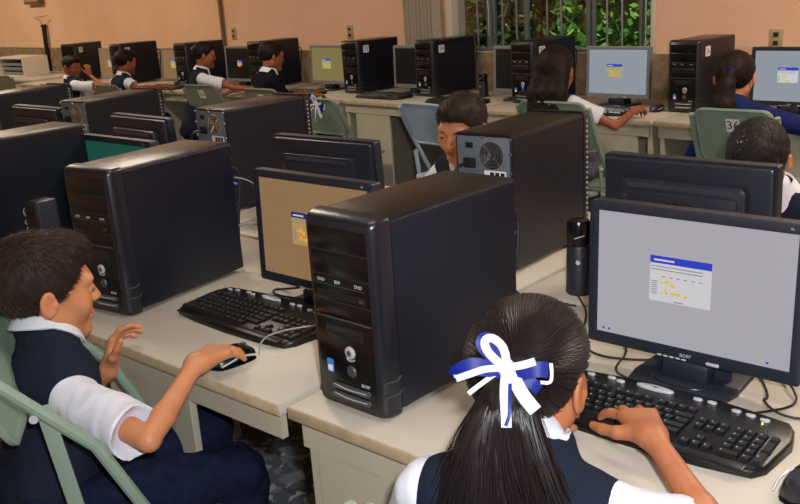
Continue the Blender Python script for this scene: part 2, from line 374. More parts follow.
# second row (people on the far side)
desk((0, 2.505, 0), PI, 1.2, .75, 'desk holding the black monitor seen from behind at right', pedestal=None)
desk((-1.21, 2.505, 0), PI, 1.2, .75, 'desk under the tower whose rear socket panel shows', pedestal=None)
desk((-2.42, 2.505, 0), PI, 1.2, .75, 'second row desk holding the tower turned away behind the boy', pedestal=None)
desk((-3.63, 2.505, 0), PI, 1.2, .75, 'second row desk holding the small tilted monitor at left', pedestal=None)
desk((-4.84, 2.505, 0), PI, 1.2, .75, 'second row desk cut by the left edge of the picture', pedestal=None)
# back row along the wall
for u, L, lab, pd in ((-.22, 1.25, 'back row desk at the right edge with a lit screen', (.6, .95)), (-1.42, 1.19, 'back row desk below the bright part of the window', (.78, 1.1)),
                  (-2.62, 1.19, 'back row desk beneath the left part of the window', (.12, .45)), (-3.6, .97, 'back row desk end beside the chair with the ribbon', (.2, .45))):
    desk(wp(u, 4.2), AW, L, .70, lab, pedestal=pd)
for x, lab in ((-6.72, 'back row desk near the conduit pipe'), (-7.93, 'back row desk where a student reaches for a mouse'), (-9.14, 'back row desk at the far left with a student leaning on it')):
    desk((x, 4.42, 0), 0, 1.2, .70, lab, pedestal=None)
t = thing('side_table', 'pale greenish table in the far left corner', 'table', (-10.2, 4.75, 0))
MB().bb(-.1, .95, -.1, .6, .72, .75, 'desk_laminate', .003).build('tabletop', t); MB().bb(-.08, .93, -.08, .55, .60, .72, 'desk_panel', .002).build('apron', t)
for x in (-.05, .9):
    for y in (-.05, .5): MB().bb(x-.02, x+.02, y-.02, y+.02, 0, .6, 'desk_panel').build('leg', t)
t = thing('open_box', 'pale open box with papers on the far left table', 'box', (-10.12, 4.98, .75))
w = MB(); w.bb(-.3, .3, -.15, .15, 0, .01, 'frame_white').bb(-.3, .3, -.15, .15, .19, .21, 'frame_white').bb(-.3, -.285, -.15, .15, .01, .19, 'frame_white').bb(.285, .3, -.15, .15, .01, .19, 'frame_white').bb(-.285, .285, .14, .15, .01, .19, 'desk_panel')
w.build('shell', t, smooth=False)
for k in range(3): MB().bb(-.25, .2, -.12, .1, .012+k*.05, .045+k*.05, 'monitor_grey', .002).build('paper_stack', t)

# ------------------------------------------------------------------ computer towers
TW, TD, TH = .178, .408, .37
def make_tower(label, loc, rz, led=False, dots=False):
    t = thing('computer_tower', label, 'computer', loc, rz)
    w = MB(); h = TW/2-.002
    w.bb(-h, h, .035, TD, .012, TH-.003, 'case_steel', .003)
    w.bb(-h+.004, h-.004, .036, TD-.006, TH-.004, TH-.0015, 'case_top', .001)
    w.build('case', t)
    # removable side panel with its seam of small dots along the top, round punched vent
    w = MB(); w.bb(h-.001, h+.0018, .045, TD-.004, .018, TH-.010, 'case_steel', .001)
    for i in range(44): w.box((h+.0006, .052+i*.0078, TH-.007), (.0024, .0035, .0022), 'silver_dark')
    sp = w.build('side_panel', t, smooth=False)
    w = MB()
    for r in ((.0, .012, .024, .034) if dots else ()):
        n = max(1, int(2*PI*r/.010))
        for k in range(n):
            a = 2*PI*k/n; w.cyl((h+.0014, .20+r*math.cos(a), .19+r*math.sin(a)), (h+.0022, .20+r*math.cos(a), .19+r*math.sin(a)), .0028, 'black_matte', 6)
    if dots: w.build('vent', sp, smooth=False)
    w = MB(); w.bb(-h-.002, -h+.001, .045, TD-.004, .018, TH-.010, 'case_steel', .001); w.build('side_panel', t, smooth=False)
    # front bezel: curved plan, rounded top and bottom, sunk glossy face
    def bez(p):      # p.x across, p.y up, p.z depth -> taper to the front
        k = p.z; return Vector((p.x, k, p.y))
    w = MB(); H = TW/2+.001
    prof = ((.042, 0), (.030, .0), (.016, .0022), (.006, .0065), (.0, .013))
    rings = []
    for y, ins in prof: rings.append([(x, y, z) for x, z in rrect(-H+ins, H-ins, .001+ins*.6, TH+.003-ins*.8, .011, 5)])
    n = len(rings[0]); vs = [v for r in rings for v in r]
    fs = [(i*n+j, i*n+(j+1) % n, (i+1)*n+(j+1) % n, (i+1)*n+j) for i in range(len(rings)-1) for j in range(n)]
    fs += [tuple(range(n)), tuple(reversed(range((len(rings)-1)*n, len(rings)*n)))]
    w.add(vs, fs, 'bezel_plastic'); bz = w.build('front_bezel', t, ang=60)
    x0, x1 = -.071, .071
    def face(a, b, y=-.0012, m='black_gloss', bev=.0012, xa=x0, xb=x1): return MB().bb(xa, xb, y, .004, a, b, m, bev)
    face(.022, .178).build('lower_panel', t)
    for a, b in ((.308, .350), (.262, .304)): face(a, b).build('bay_cover', t)
    od = face(.214, .258, -.0016).build('optical_drive', t)
    w = MB(); w.bb(-.062, .062, -.0022, 0, .218, .232, 'black_matte', .001).bb(-.060, .060, -.0026, 0, .2425, .2435, 'silver_dark'); w.build('disc_tray', od)
    w = MB(); to = lambda p, x, z: Vector((p.x+x, -.0022-p.z, p.y+z))
    for x, s in ((-.048, 'DVD'), (-.006, 'RW'), (.046, 'DVD')): text(MB(), s, .009, 'silver', lambda p, x=x: to(p, x, .250), .0003).build('logo', od, smooth=False)
    MB().bb(.047, .055, -.004, 0, .222, .227, 'silver_dark', .0008).build('eject_button', od)
    face(.182, .210).build('bay_cover', t)
    MB().bb(-.070, .070, -.0026, .004, .1785, .1815, 'silver_dark', .0006).build('trim_strip', t)
    cr = MB().bb(-.045, .050, -.0034, .003, .145, .168, 'bezel_plastic', .0015).build('card_reader', t)
    MB().bb(-.038, .044, -.0042, 0, .155, .158, 'outlet_dark').bb(-.030, .010, -.0042, 0, .149, .1505, 'outlet_dark').build('slot', cr, smooth=False)
    w = MB(); w.lathe([(.001, -.006), (.0095, -.0058), (.0118, -.004), (.0125, 0)], 'silver', (.012, 0, .120), 20, 'y')
    w.lathe([(.001, -.0068), (.0055, -.0066), (.006, -.005)], 'silver_dark', (.012, 0, .120), 14, 'y'); w.build('power_button', t)
    w = MB(); w.tube([(.012+.014*math.cos(a), -.002, .118+.014*math.sin(a)) for a in [PI*(1.25+.5*i/8) for i in range(9)]], .0016, 'silver', 6)
    if led: w.cyl((.012, -.0022, .099), (.012, -.0045, .099), .004, 'led_blue', 10)
    w.build('indicator', t)
    MB().lathe([(.001, -.0045), (.010, -.0042), (.0115, -.002), (.012, 0)], 'silver_dark', (.012, 0, .083), 20, 'y').build('badge', t)
    w = MB(); w.prism(rrect(-.052, -.036, .070, .096, .003), .0012, .0024, 'sticker_blue', lambda p: Vector((p.x, -p.z, p.y)))
    w.prism(rrect(-.050, -.038, .072, .084, .002), .0024, .0028, 'sticker_white', lambda p: Vector((p.x, -p.z, p.y))); w.build('sticker', t, smooth=False)
    w = MB(); text(w, 'acer', .013, 'silver', lambda p: Vector((p.x+.045, -.0014-p.z, p.y+.063)), .0005); w.build('logo', t, smooth=False)
    for z in (.047, .029):
        w = MB(); w.prism([(-.045, z-.002), (-.040, z-.007), (.052, z-.006), (.057, z), (.052, z+.006), (-.038, z+.006)], .0012, .0045, 'silver_dark', lambda p: Vector((p.x, -p.z, p.y)), .001)
        w.tube([(-.035, -.0048, z+.002), (.0, -.0052, z-.002), (.048, -.0048, z+.001)], .0011, 'silver', 5, 1); w.build('port_cover', t)
    # two small finger notches on the lower right side of the bezel
    w = MB()
    for z in (.075, .048): w.tube([(H-.004, .004, z), (H-.001, .016, z), (H+.0008, .034, z-.003), (H+.0008, .046, z+.004)], .0016, 'silver_dark', 5, 1)
    w.build('notch', t)
    if dots:
        for q in (-1, 1):
            w = MB()
            for i in range(22): w.box((q*(H-.0002), .026, .035+i*.0148), (.0026, .006, .0058), 'silver', .0008)
            w.build('side_vent', t)
    # back: zinc plate, power supply with fan, socket and switch, ports, slots, screws
    y = TD
    rp = MB().bb(-h+.006, h-.006, y-.001, y+.0015, .018, TH-.010, 'zinc', .0006).build('rear_panel', t)
    w = MB(); w.bb(-h+.009, h-.009, y+.001, y+.003, TH-.100, TH-.014, 'zinc', .0006); w.build('power_supply', rp)
    w = MB(); cx, cz = -.028, TH-.056
    for r in (.0345, .0255, .0165, .008): w.tube([(cx+r*math.cos(a), y+.005, cz+r*math.sin(a)) for a in [2*PI*i/28 for i in range(29)]], .0019, 'chrome', 5)
    for a in (0, PI/2, PI, 1.5*PI): w.tube([(cx+.008*math.cos(a+.8), y+.0045, cz+.008*math.sin(a+.8)), (cx+.0345*math.cos(a+.8), y+.0045, cz+.0345*math.sin(a+.8))], .0013, 'chrome', 5)
    w.lathe([(.001, y+.0031), (.036, y+.0031), (.036, y+.0036), (.001, y+.0036)], 'silver_dark', (cx, 0, cz), 28, 'y'); w.build('fan_grille', rp)
    MB().bb(.030, .052, y+.002, y+.006, TH-.040, TH-.026, 'black_matte', .001).build('switch', rp)
    MB().bb(.022, .058, y+.002, y+.012, TH-.092, TH-.066, 'black_matte', .003).tube([(.045, y+.010, TH-.080), (.058, y+.05, TH-.085), (.062, y+.045, TH-.15), (.055, y+.03, TH-.23), (.05, y+.02, .02)], .0042, 'cable_black', 8, 2).build('power_plug', rp)
    w = MB()
    w.bb(.012, .060, y+.0015, y+.004, .085, .255, 'zinc', .0008)
    w.bb(-.070, -.004, y+.002, y+.0042, TH-.120, TH-.096, 'sticker_white')
    for i in range(3): w.bb(-.066+i*.016, -.054+i*.016, y+.0040, y+.0046, TH-.116, TH-.100, 'ink')
    w.build('label', rp, smooth=False)
    for x, z, m in ((.026, TH-.118, 'plug_green'), (.048, TH-.118, 'plug_purple')): MB().cyl((x, y+.002, z), (x, y+.02, z), .0065, m, 12).cyl((x, y+.02, z), (x+.01, y+.04, z-.012), .004, m, 8).build('plug', rp)
    w = MB()
    for i in range(7): w.bb(-.062, -.002, y+.001, y+.0032, .032+i*.021, .046+i*.021, 'silver_dark', .0008)
    w.build('expansion_slot', rp)
    for i, (x, m) in enumerate(((.03, 'plug_blue'), (.05, 'plug_blue'))): MB().bb(x-.009, x+.009, y+.003, y+.03, .15+i*.03, .162+i*.03, m, .002).build('plug', rp)
    for x, z in ((-h+.005, TH-.012), (h-.005, TH-.012), (-h+.004, TH-.05), (h-.004, TH-.05), (-h+.004, TH-.1), (h-.004, TH-.1), (.0, TH-.012), (-h+.004, .2), (h-.004, .2)):
        MB().lathe([(.001, y+.004), (.0025, y+.004), (.0035, y+.0025), (.0038, y+.001)], 'chrome', (x, 0, z), 10, 'y').build('screw', rp)
    return t
def tcorner(x, y, rz):      # front-left bottom corner -> centre of the front edge
    return (x+math.cos(rz)*TW/2, y+math.sin(rz)*TW/2, .74)
TA = make_tower('big black tower on the desk between the lit tan screen and the girl', tcorner(-1.186, 1.046, -.02), -.02)
TB = make_tower('tower behind the boy with a brown-lit top, beside his keyboard', tcorner(-2.085, 1.072, .12), .12)
TC = dup(TA, (-2.86, 1.13, .74), .04, 'very dark tower at the left edge above the boy\'s hair')
# second row: backs towards us
def tback(x, y, rz): return (x+math.cos(rz)*TW/2-math.sin(rz)*TD, y+math.sin(rz)*TW/2+math.cos(rz)*TD, .74)
TR = make_tower('tower seen from behind with fan grille and socket panel beside a boy\'s face', tback(-1.457, 1.844, .028), PI+.028, dots=True)
dup(TR, tback(-2.708, 1.933, -.012), PI-.012, 'second row tower seen from behind, its panel just above the boy\'s tower')
dup(TR, tback(-3.595, 1.898, .10), PI+.10, 'second row tower behind the teal screen, backed by small dark monitor')
dup(TR, tback(-4.42, 1.92, .06), PI+.06, 'second row tower cut by the left picture edge')
# back row
def sticker(t, s):
    w = MB(); w.bb(TW/2+.0012, TW/2+.0026, .06, .112, TH-.085, TH-.035, 'sticker_white')
    text(w, s, .042, 'ink', lambda p: Vector((TW/2+.0028+p.z*.3, p.x*.9+.086, p.y+TH-.06)), .0006); return w.build('number_sticker', t, smooth=False)
G = 'computer_tower'
def brow(x, y, label, rz=AW-.03, led=False, s='35'):
    if led: t = make_tower(label, tcorner(x, y, rz), rz, led=True)
    else: t = dup(TA, tcorner(x, y, rz), rz, label)
    sticker(t, s); return t
brow(-2.127, 4.509, 'back row tower with glossy front right of the window', AW+.03, s='36')
brow(-3.165, 4.572, 'back row tower with a glowing blue light under the window', AW-.05, True, s='35')
brow(-4.023, 4.691, 'back row tower reflecting green window light on its side', AW-.04, s='34')
brow(-4.715, 4.69, 'back row tower just left of the window blind', AW, s='33')
brow(-5.808, 4.72, 'back row tower behind the student in a dark sweater', 0, s='32')
brow(-6.668, 4.62, 'back row tower left of the conduit pipe', .0, s='31')
brow(-7.68, 4.62, 'back row tower behind the student in the vest seen from behind', .0, s='30')
brow(-8.562, 4.62, 'leftmost back row tower, behind the student with hand on chin', .35, s='29')

# ------------------------------------------------------------------ monitors
MW, MH = .408, .285
def make_monitor(label, loc, rz, scr, page='page_white', bar='bar_blue', frame='monitor_plastic', tilt=.04, page_on=True, pw=.11, back=False):
    """origin on the desk under the screen; screen faces -y"""
    t = thing('computer_monitor', label, 'monitor', loc, rz)
    z0 = .045; T = Matrix.Rotation(-tilt, 3, 'X')
    def tl(p): q = T @ Vector((p.x, p.y, p.z)); return Vector((q.x, q.y, q.z+z0))
    f = .019; hw = MW/2
    w = MB()
    outer = rrect(-hw, hw, 0, MH, .006, 4); inner = rrect(-hw+f, hw-f, f+.004, MH-f, .001, 4)
    n = len(outer); vs = [(x, -.006, z) for x, z in outer]+[(x, -.008, z) for x, z in rrect(-hw+.004, hw-.004, .004, MH-.004, .004, 4)]+[(x, -.004, z) for x, z in inner]+[(x, .022, z) for x, z in outer]
    fs = []
    for a, b in ((3, 0), (0, 1), (1, 2)):
        fs += [(a*n+j, a*n+(j+1) % n, b*n+(j+1) % n, b*n+j) for j in range(n)]
    fs += [tuple(range(3*n, 4*n)), tuple(reversed(range(2*n, 3*n)))]
    w.add(vs, fs, frame); w.xf(tl); w.build('bezel', t, ang=40)
    w = MB(); sx, s0, s1 = hw-f, f+.004, MH-f
    w.add([(-sx, -.0046, s0), (sx, -.0046, s0), (sx, -.0046, s1), (-sx, -.0046, s1)], [(0, 1, 2, 3)], scr)
    w.xf(tl); sc = w.build('screen', t, smooth=False)
    if page_on:
        w = MB(); px, pz = -.018, .150; ph = pw*.74
        def q(x0, x1, a, b, m, y): w.add([(x0, y, a), (x1, y, a), (x1, y, b), (x0, y, b)], [(0, 1, 2, 3)], m)
        q(px-pw/2, px+pw/2, pz-ph/2, pz+ph/2, page, -.0049); q(px-pw/2, px+pw/2, pz+ph/2-.014, pz+ph/2, bar, -.0052)
        rr = random.Random(3)
        q(px-pw*.44, px-pw*.1, pz+ph/2-.0095, pz+ph/2-.006, 'page_white', -.0054)
        for k in range(2): q(px-pw*.48, px+pw*.36, pz+ph*.26-k*.006, pz+ph*.26-k*.006+.0016, 'dot_line', -.0052)
        for k in range(6): q(px-pw*.3+k*pw*.12, px-pw*.24+k*pw*.12, pz+.004, pz+.0056, 'dot_line', -.0052)
        for k in range(7): q(px-pw*.47, px-pw*.37, pz-.006-k*.004, pz-.0045-k*.004, 'dot_line', -.0052)
        q(px-.01, px+.008, pz-ph/2+.002, pz-ph/2+.004, 'dot_line', -.0052)
        for cx, cz, nn, sd in ((-.026, -.006, 9, .007), (-.012, -.010, 6, .004), (-.022, -.024, 12, .008), (-.004, -.025, 8, .005), (.012, -.028, 6, .004)):
            for k in range(nn):
                x = px+cx*pw/.11+rr.gauss(0, sd*.7); z = pz+cz+rr.gauss(0, sd*.35); r = rr.uniform(.0012, .0026)
                w.add([(x+r*math.cos(a), -.0053, z+r*math.sin(a)) for a in [2*PI*i/7 for i in range(7)]], [tuple(range(7))], 'dot_yellow' if page != 'page_tan' or k % 3 else 'led_red' if k % 6 == 0 else 'dot_yellow')
        w.xf(tl); w.build('display_window', sc, smooth=False)
        for x in (-sx+.012, -sx+.024, sx-.04):
            w = MB(); q(x, x+.0045, s0+.006, s0+.010, 'bar_blue', -.0052); w.xf(tl); w.build('display_icon', sc, smooth=False)
    w = MB(); text(w, 'acer', .013, 'silver', lambda p: tl(Vector((p.x, -.0078-p.z*.5, p.y+.0115))), .0004); w.build('logo', t, smooth=False)
    w = MB()
    for i in range(5): w.bb(-.055+i*.012, -.046+i*.012, -.0095, -.006, .001, .004, 'silver', .0008)
    w.bb(.04, .064, -.0095, -.006, .002, .008, 'silver', .001); w.xf(tl); w.build('button', t)
    w = MB(); text(w, 'AL', .006, 'silver', lambda p: tl(Vector((p.x+hw-.03, -.0082-p.z*.5, p.y+MH-.010))), .0003); w.build('model_mark', t, smooth=False)
    # back cover: stepped shell with raised box, vents, screws, mark
    w = MB()
    w.prism(rrect(-hw+.006, hw-.006, .006, MH-.006, .008, 4), 0, .014, frame, lambda p: Vector((p.x, .021+p.z, p.y)), .005)
    w.prism(rrect(-.150, .150, .020, MH-.045, .016, 5), 0, .026, frame, lambda p: Vector((p.x, .033+p.z, p.y)), .010)
    w.prism(rrect(-.132, .132, .030, MH-.070, .012, 5), 0, .006, frame, lambda p: Vector((p.x, .058+p.z, p.y)), .003)
    w.xf(tl); bc = w.build('back_cover', t, ang=40)
    w = MB()
    for i in range(46): w.bb(-.120+i*.0054, -.1172+i*.0054, .0585, .0605, MH-.064, MH-.054, 'silver_dark')
    for i in range(24): w.bb(.125, .138, .0625, .0655, .05+i*.0065, .0522+i*.0065, 'silver_dark')
    w.xf(tl); w.build('vent', bc, smooth=False)
    w = MB(); text(w, 'acer', .036, 'black_gloss', lambda p: tl(Vector((-p.x, .0642+p.z, p.y+MH-.098))), .0014); w.build('logo', bc, smooth=False)
    for x, z in ((-.03, .12), (.03, .12), (-.17, .14), (.17, .14), (-.05, .18), (.05, .18)):
        w = MB(); yy = .0655 if abs(x) < .1 else .0355
        w.lathe([(.001, yy+.0015), (.003, yy+.0013), (.0038, yy)], 'chrome', (x, 0, z), 10, 'y'); w.xf(tl); w.build('screw', bc)
    # stand
    w = MB(); w.prism([(-.075, .028), (.075, .028), (.055, .055), (-.055, .055)], .008, .14, 'monitor_plastic', None, .004)
    w.bb(-.045, .045, -.012, .03, .008, .045, 'monitor_plastic', .006); w.build('neck', t)
    w = MB(); w.prism([(-.095, .10), (-.10, -.01), (-.092, -.055), (-.07, -.065), (.07, -.065), (.092, -.055), (.10, -.01), (.095, .10)], 0, .009, 'monitor_plastic', None, .003)
    w.tube([(-.06, -.02, .0095), (-.03, -.045, .0095), (.03, -.045, .0095), (.06, -.02, .0095)], .0012, 'black_gloss', 5, 1)
    w.bb(.02, .055, -.062, -.056, .008, .0105, 'silver', .001); w.build('base', t)
    return t
M1 = make_monitor('large lit monitor at the right edge with pale lilac desktop', (-.651, 1.487, .74), .0, 'screen_lilac', pw=.118)
M2 = make_monitor('lit tan-screened monitor behind the big central tower', (-1.552, 1.40, .74), .0, 'screen_tan', 'page_tan', 'bar_navy')
make_monitor('teal-screened monitor wedged behind the boy\'s tower at left', (-2.620, 1.54, .74), .0, 'screen_teal', page_on=False)
# second row monitors, backs to us
def mback(xl, y, rz=0, w=MW): return (xl+w/2, y, .74)
MA = make_monitor('black monitor seen from behind just above the large lilac screen', (-.852, 1.945, .74), PI, 'screen_lilac')
dup(MA, (-1.925, 1.84, .74), PI+.03, 'black monitor seen from behind above the tan screen')
dup(MA, (-3.02, 1.93, .74), PI-.05, 'black monitor seen from behind between two second row towers at left')
dup(MA, (-3.86, 1.95, .74), PI-.0, 'black monitor seen from behind at the left edge')
# back row monitors
def bmon(xl, yl, label, scr, page, rz=AW, bar='bar_blue', frame='monitor_grey', on=True, pw=.10):
    return make_monitor(label, (xl+math.cos(rz)*MW/2, yl+math.sin(rz)*MW/2, .74), rz, scr, page, bar, frame, page_on=on, pw=pw)
bmon(-2.695, 4.663, 'silver-framed lit monitor below the bright window panes', 'screen_pale', 'page_yellow')
bmon(-1.721, 4.591, 'lit monitor at the right end of the back row', 'screen_pale', 'page_white', frame='monitor_plastic')
bmon(-3.39, 4.716, 'silver-framed switched-off monitor left of the blue-lit tower', 'screen_off', 'page_white', on=False)
bmon(-4.30, 4.79, 'switched-off monitor between the two towers near the blind', 'screen_off', 'page_white', on=False)
bmon(-5.20, 4.84, 'olive-lit monitor left of the tower near the blind', 'screen_olive', 'page_yellow')
bmon(-6.20, 4.80, 'dark monitor with a small lit image right of the conduit pipe', 'screen_off', 'page_tan', 0, pw=.06)
bmon(-6.93, 4.67, 'bronze-lit monitor just left of the student in the middle of the left back row', 'screen_bronze', 'page_yellow', 0)
bmon(-7.95, 4.67, 'bronze-lit monitor between the two leftmost students', 'screen_bronze', 'page_yellow', 0)

# ------------------------------------------------------------------ keyboards
KW, KD, PIT = .440, .175, .0182
def key_rows():
    U = PIT; R = []   # (x, y, w, h)
    x0 = -.206; y0 = -.135
    rows = [(.0, [1.25]*3+[5.6]+[1.25]*3), (1, [2.2]+[1]*10+[2.8]), (2, [1.75]+[1]*11+[2.25]), (3, [1.5]+[1]*12+[1.5]), (4, [1]*13+[2]), (5.3, [1]+[-.8]+[1]*4+[-.5]+[1]*4+[-.5]+[1]*4)]
    for r, ws in rows:
        x = 0
        for q in ws:
            if q > 0: R.append((x0+(x+q/2)*U, y0+r*U, q, 1))
            x += abs(q)
    xn = x0+15.4*U
    for c in range(3): R += [(xn+(c+.5)*U, y0, 1, 1), (xn+(c+.5)*U, y0+3*U, 1, 1), (xn+(c+.5)*U, y0+4*U, 1, 1)]
    R.append((xn+1.5*U, y0+U, 1, 1))
    xm = xn+3.4*U
    R += [(xm+1*U, y0, 2, 1), (xm+2.5*U, y0, 1, 1)]
    for r in (1, 2, 3, 4):
        for c in range(3): R.append((xm+(c+.5)*U, y0+r*U, 1, 1))
    R += [(xm+3.5*U, y0+.5*U, 1, 2), (xm+3.5*U, y0+2.5*U, 1, 2), (xm+3.5*U, y0+4*U, 1, 1)]
    return R
KR = key_rows()
def kz(y): return .014+(y+.15)*.05
def key_mb(q, h):
    w = MB(); a, b = q*PIT/2-.0008, h*PIT/2-.0008; c, d = a-.0028, b-.003
    w.add([(-a, -b, 0), (a, -b, 0), (a, b, 0), (-a, b, 0), (-c, -d+.0005, .0068), (c, -d+.0005, .0068), (c, d+.0012, .0072), (-c, d+.0012, .0072)], [(4, 5, 6, 7), (0, 1, 5, 4), (1, 2, 6, 5), (2, 3, 7, 6), (3, 0, 4, 7)], 'key_black')
    w.add([(-c+.001, 0, .0075), (-c+.0036, 0, .0075), (-c+.0036, .003, .0076), (-c+.001, .003, .0076)], [(0, 1, 2, 3)], 'key_legend'); return w
def kb_body():
    w = MB(); P = []
    top = [(-.222, -.045), (-.214, -.012)]+[(-.20+.40*i/10, .008+.018*math.sin(PI*i/10)) for i in range(11)]+[(.214, -.012), (.222, -.045)]
    bot = [(.214, -.135), (.200, -.158), (.12, -.170), (0, -.174), (-.12, -.170), (-.200, -.158), (-.214, -.135)]
    w.prism(list(reversed(top+bot)), 0, .013, 'keyboard_black', lambda p: Vector((p.x, p.y, p.z+(max(0, p.y+.17)*.055 if p.z > .005 else 0))), .005); return w
KEYME = {}
def keyboard(label, loc, rz, detail=True):
    t = thing('computer_keyboard', label, 'keyboard', loc, rz)
    kb_body().build('body', t, ang=50)
    if not detail:
        w = MB()
        for x, y, q, h in KR:
            k = key_mb(q, h); k.xf(lambda p: Vector((p.x+x, p.y+y, p.z+kz(y)-.001))); w.add(k.v, k.f[:5], 'key_black'); w.add(k.v[-4:], [(0, 1, 2, 3)], 'key_legend')
        w.build('keys', t, smooth=False)['kind'] = 'stuff'; return t
    ks = sorted(KR, key=lambda r: -r[2]); n = 0; rest = MB()
    for x, y, q, h in KR:
        if n < 98:
            if (q, h) not in KEYME: o = key_mb(q, h).build('key', t, smooth=False); KEYME[(q, h)] = o.data
            else: o = link('key', KEYME[(q, h)], t)
            o.location = (x, y, kz(y)-.001); n += 1
        else:
            k = key_mb(q, h); k.xf(lambda p: Vector((p.x+x, p.y+y, p.z+kz(y)-.001))); rest.add(k.v, k.f, 'key_black')
    if rest.v: rest.build('key', t, smooth=False)['kind'] = 'stuff'
    def oval(x, y, a, b, name, m='silver'):
        w = MB(); w.prism([(a*math.cos(u), b*math.sin(u)) for u in [2*PI*i/18 for i in range(18)]], 0, .0035, m, None, .0015); o = w.build(name, t); o.location = (x, y, kz(y)+.0005); return o
    for x, y in ((-.185, -.008), (-.160, -.003), (-.120, .002), (-.100, -.002), (.045, .004), (.070, .005), (.115, -.002), (.140, -.004), (.165, -.008)): oval(x, y, .0085, .0048, 'media_button')
    oval(-.035, .004, .036, .010, 'media_dial'); oval(-.035, .004, .006, .004, 'media_button', 'silver_dark')
    MB().cyl((.165, -.020, .018), (.165, -.020, .0235), .0016, 'led_green', 8).build('indicator', t)
    MB().bb(-.19, .19, -.170, -.147, .012, .0165, 'keyboard_black', .003).build('palm_rest', t)
    return t
keyboard('black keyboard under the girl\'s hand in front of the lilac screen', (-.630, 1.384, .74), .0)
keyboard('black keyboard beside the boy\'s mouse, in front of the tan screen', (-1.628, 1.338, .74), -.02)
for i, (x, y, lab) in enumerate(((-2.49, 4.47, 'black keyboard below the silver-framed lit monitor'), (-1.45, 4.40, 'black keyboard at the right end of the back row'), (-3.52, 4.58, 'black keyboard right of the tower with green reflections'),
        (-4.22, 4.66, 'black keyboard between the two towers near the blind'), (-5.05, 4.66, 'black keyboard in front of the olive-lit monitor'), (-6.74, 4.62, 'black keyboard in front of the bronze screen near the middle student'))):
    keyboard(lab, (x, y, .74), AW, False)

# ------------------------------------------------------------------ mice
def mouse(label, loc, rz):
    t = thing('computer_mouse', label, 'mouse', loc, rz)
    def shell(x0, x1, y0, y1, m, k=0.0):
        w = MB(); N, K = 14, 8; vs = []
        for i in range(N+1):
            y = y0+(y1-y0)*i/N
            for j in range(K+1):
                a = -1+2*j/K; yy = y/.055; wd = .031*math.sqrt(max(0, 1-abs(yy)**3.2))*(.92+.08*yy*yy); x = a*wd
                x = min(max(x, x0), x1); z = .036*math.sqrt(max(0, 1-(a)**4*.9))*math.sqrt(max(0, 1-abs((y+.012)/.068)**2.6)) + k
                vs.append((x, y, max(z, .001)))
        b = len(vs); fs = [(i*(K+1)+j, i*(K+1)+j+1, (i+1)*(K+1)+j+1, (i+1)*(K+1)+j) for i in range(N) for j in range(K)]
        w.add(vs, fs, m); w.add([(v[0], v[1], .001) for v in vs], fs, m); return w
    shell(-.04, .04, -.055, .055, 'bezel_plastic').build('body', t)
    shell(-.04, -.003, .004, .050, 'black_gloss', .0015).build('left_button', t); shell(.003, .04, .004, .050, 'black_gloss', .0015).build('right_button', t)
    w = MB(); w.tube([(.0305, -.045, .012), (.034, -.02, .018), (.031, .0, .022), (.029, .02, .018), (.024, .048, .010)], .0022, 'silver', 6, 1); w.tube([(-.0305, -.045, .012), (-.034, -.02, .018), (-.031, .0, .022), (-.029, .02, .018), (-.024, .048, .010)], .0022, 'silver', 6, 1); w.build('trim_strip', t)
    MB().lathe([(.001, -.003), (.009, -.003), (.009, .003), (.001, .003)], 'silver_dark', (0, .028, .029), 16, 'x').build('scroll_wheel', t)
    return t
mouse('black and silver mouse under the boy\'s hand', (-1.470, 1.065, .74), -.12)
mouse('black mouse at the right picture edge beside the girl\'s keyboard', (-.352, 1.235, .74), -.1)
mouse('black mouse gripped by the long-haired girl below the bright window', (-2.19, 4.53, .74), -.1)

# ------------------------------------------------------------------ speakers
def speaker(label, loc, rz, h=.17):
    t = thing('computer_speaker', label, 'speaker', loc, rz)
    MB().lathe([(.001, 0), (.030, 0), (.032, .004), (.031, .02), (.029, h*.62), (.027, h*.66)], 'monitor_plastic', n=28).build('body', t)
    MB().lathe([(.026, h*.66), (.0275, h*.68), (.0285, h*.94), (.025, h*.99), (.001, h)], 'black_gloss', n=28).build('grille', t)
    MB().lathe([(.001, -.034), (.0045, -.034), (.006, -.029), (.006, -.024)], 'silver', (-.004, 0, h*.46), 14, 'y').build('volume_knob', t)
    w = MB(); w.tube([(-.012, -.0285, h*.78), (0, -.0305, h*.8), (.012, -.0285, h*.82)], .0012, 'silver', 5, 1); w.build('trim_strip', t); return t
speaker('slim black speaker between the rear-facing tower and the lilac screen', (-1.075, 1.82, .74), .6, .185)
speaker('small black speaker beside the dim monitor in the back row', (-3.52, 4.78, .74), AW, .15)
t = thing('computer_speaker', 'dark speaker with shiny side rim beside the boy\'s tower front', 'speaker', (-2.63, 1.25, .74), .05)
MB().bb(-.03, .03, -.01, .06, 0, .185, 'monitor_plastic', .008).build('body', t)
MB().bb(-.028, .028, -.016, -.01, .008, .177, 'black_matte', .003).build('grille', t)
w = MB()
for z, r in ((.150, .014), (.118, .008), (.085, .02)): w.tube([(-.034, -.014, z+r), (-.036, -.018, z), (-.034, -.014, z-r)], [.002, .0045, .002], 'chrome', 8, 1)
w.build('trim_strip', t)

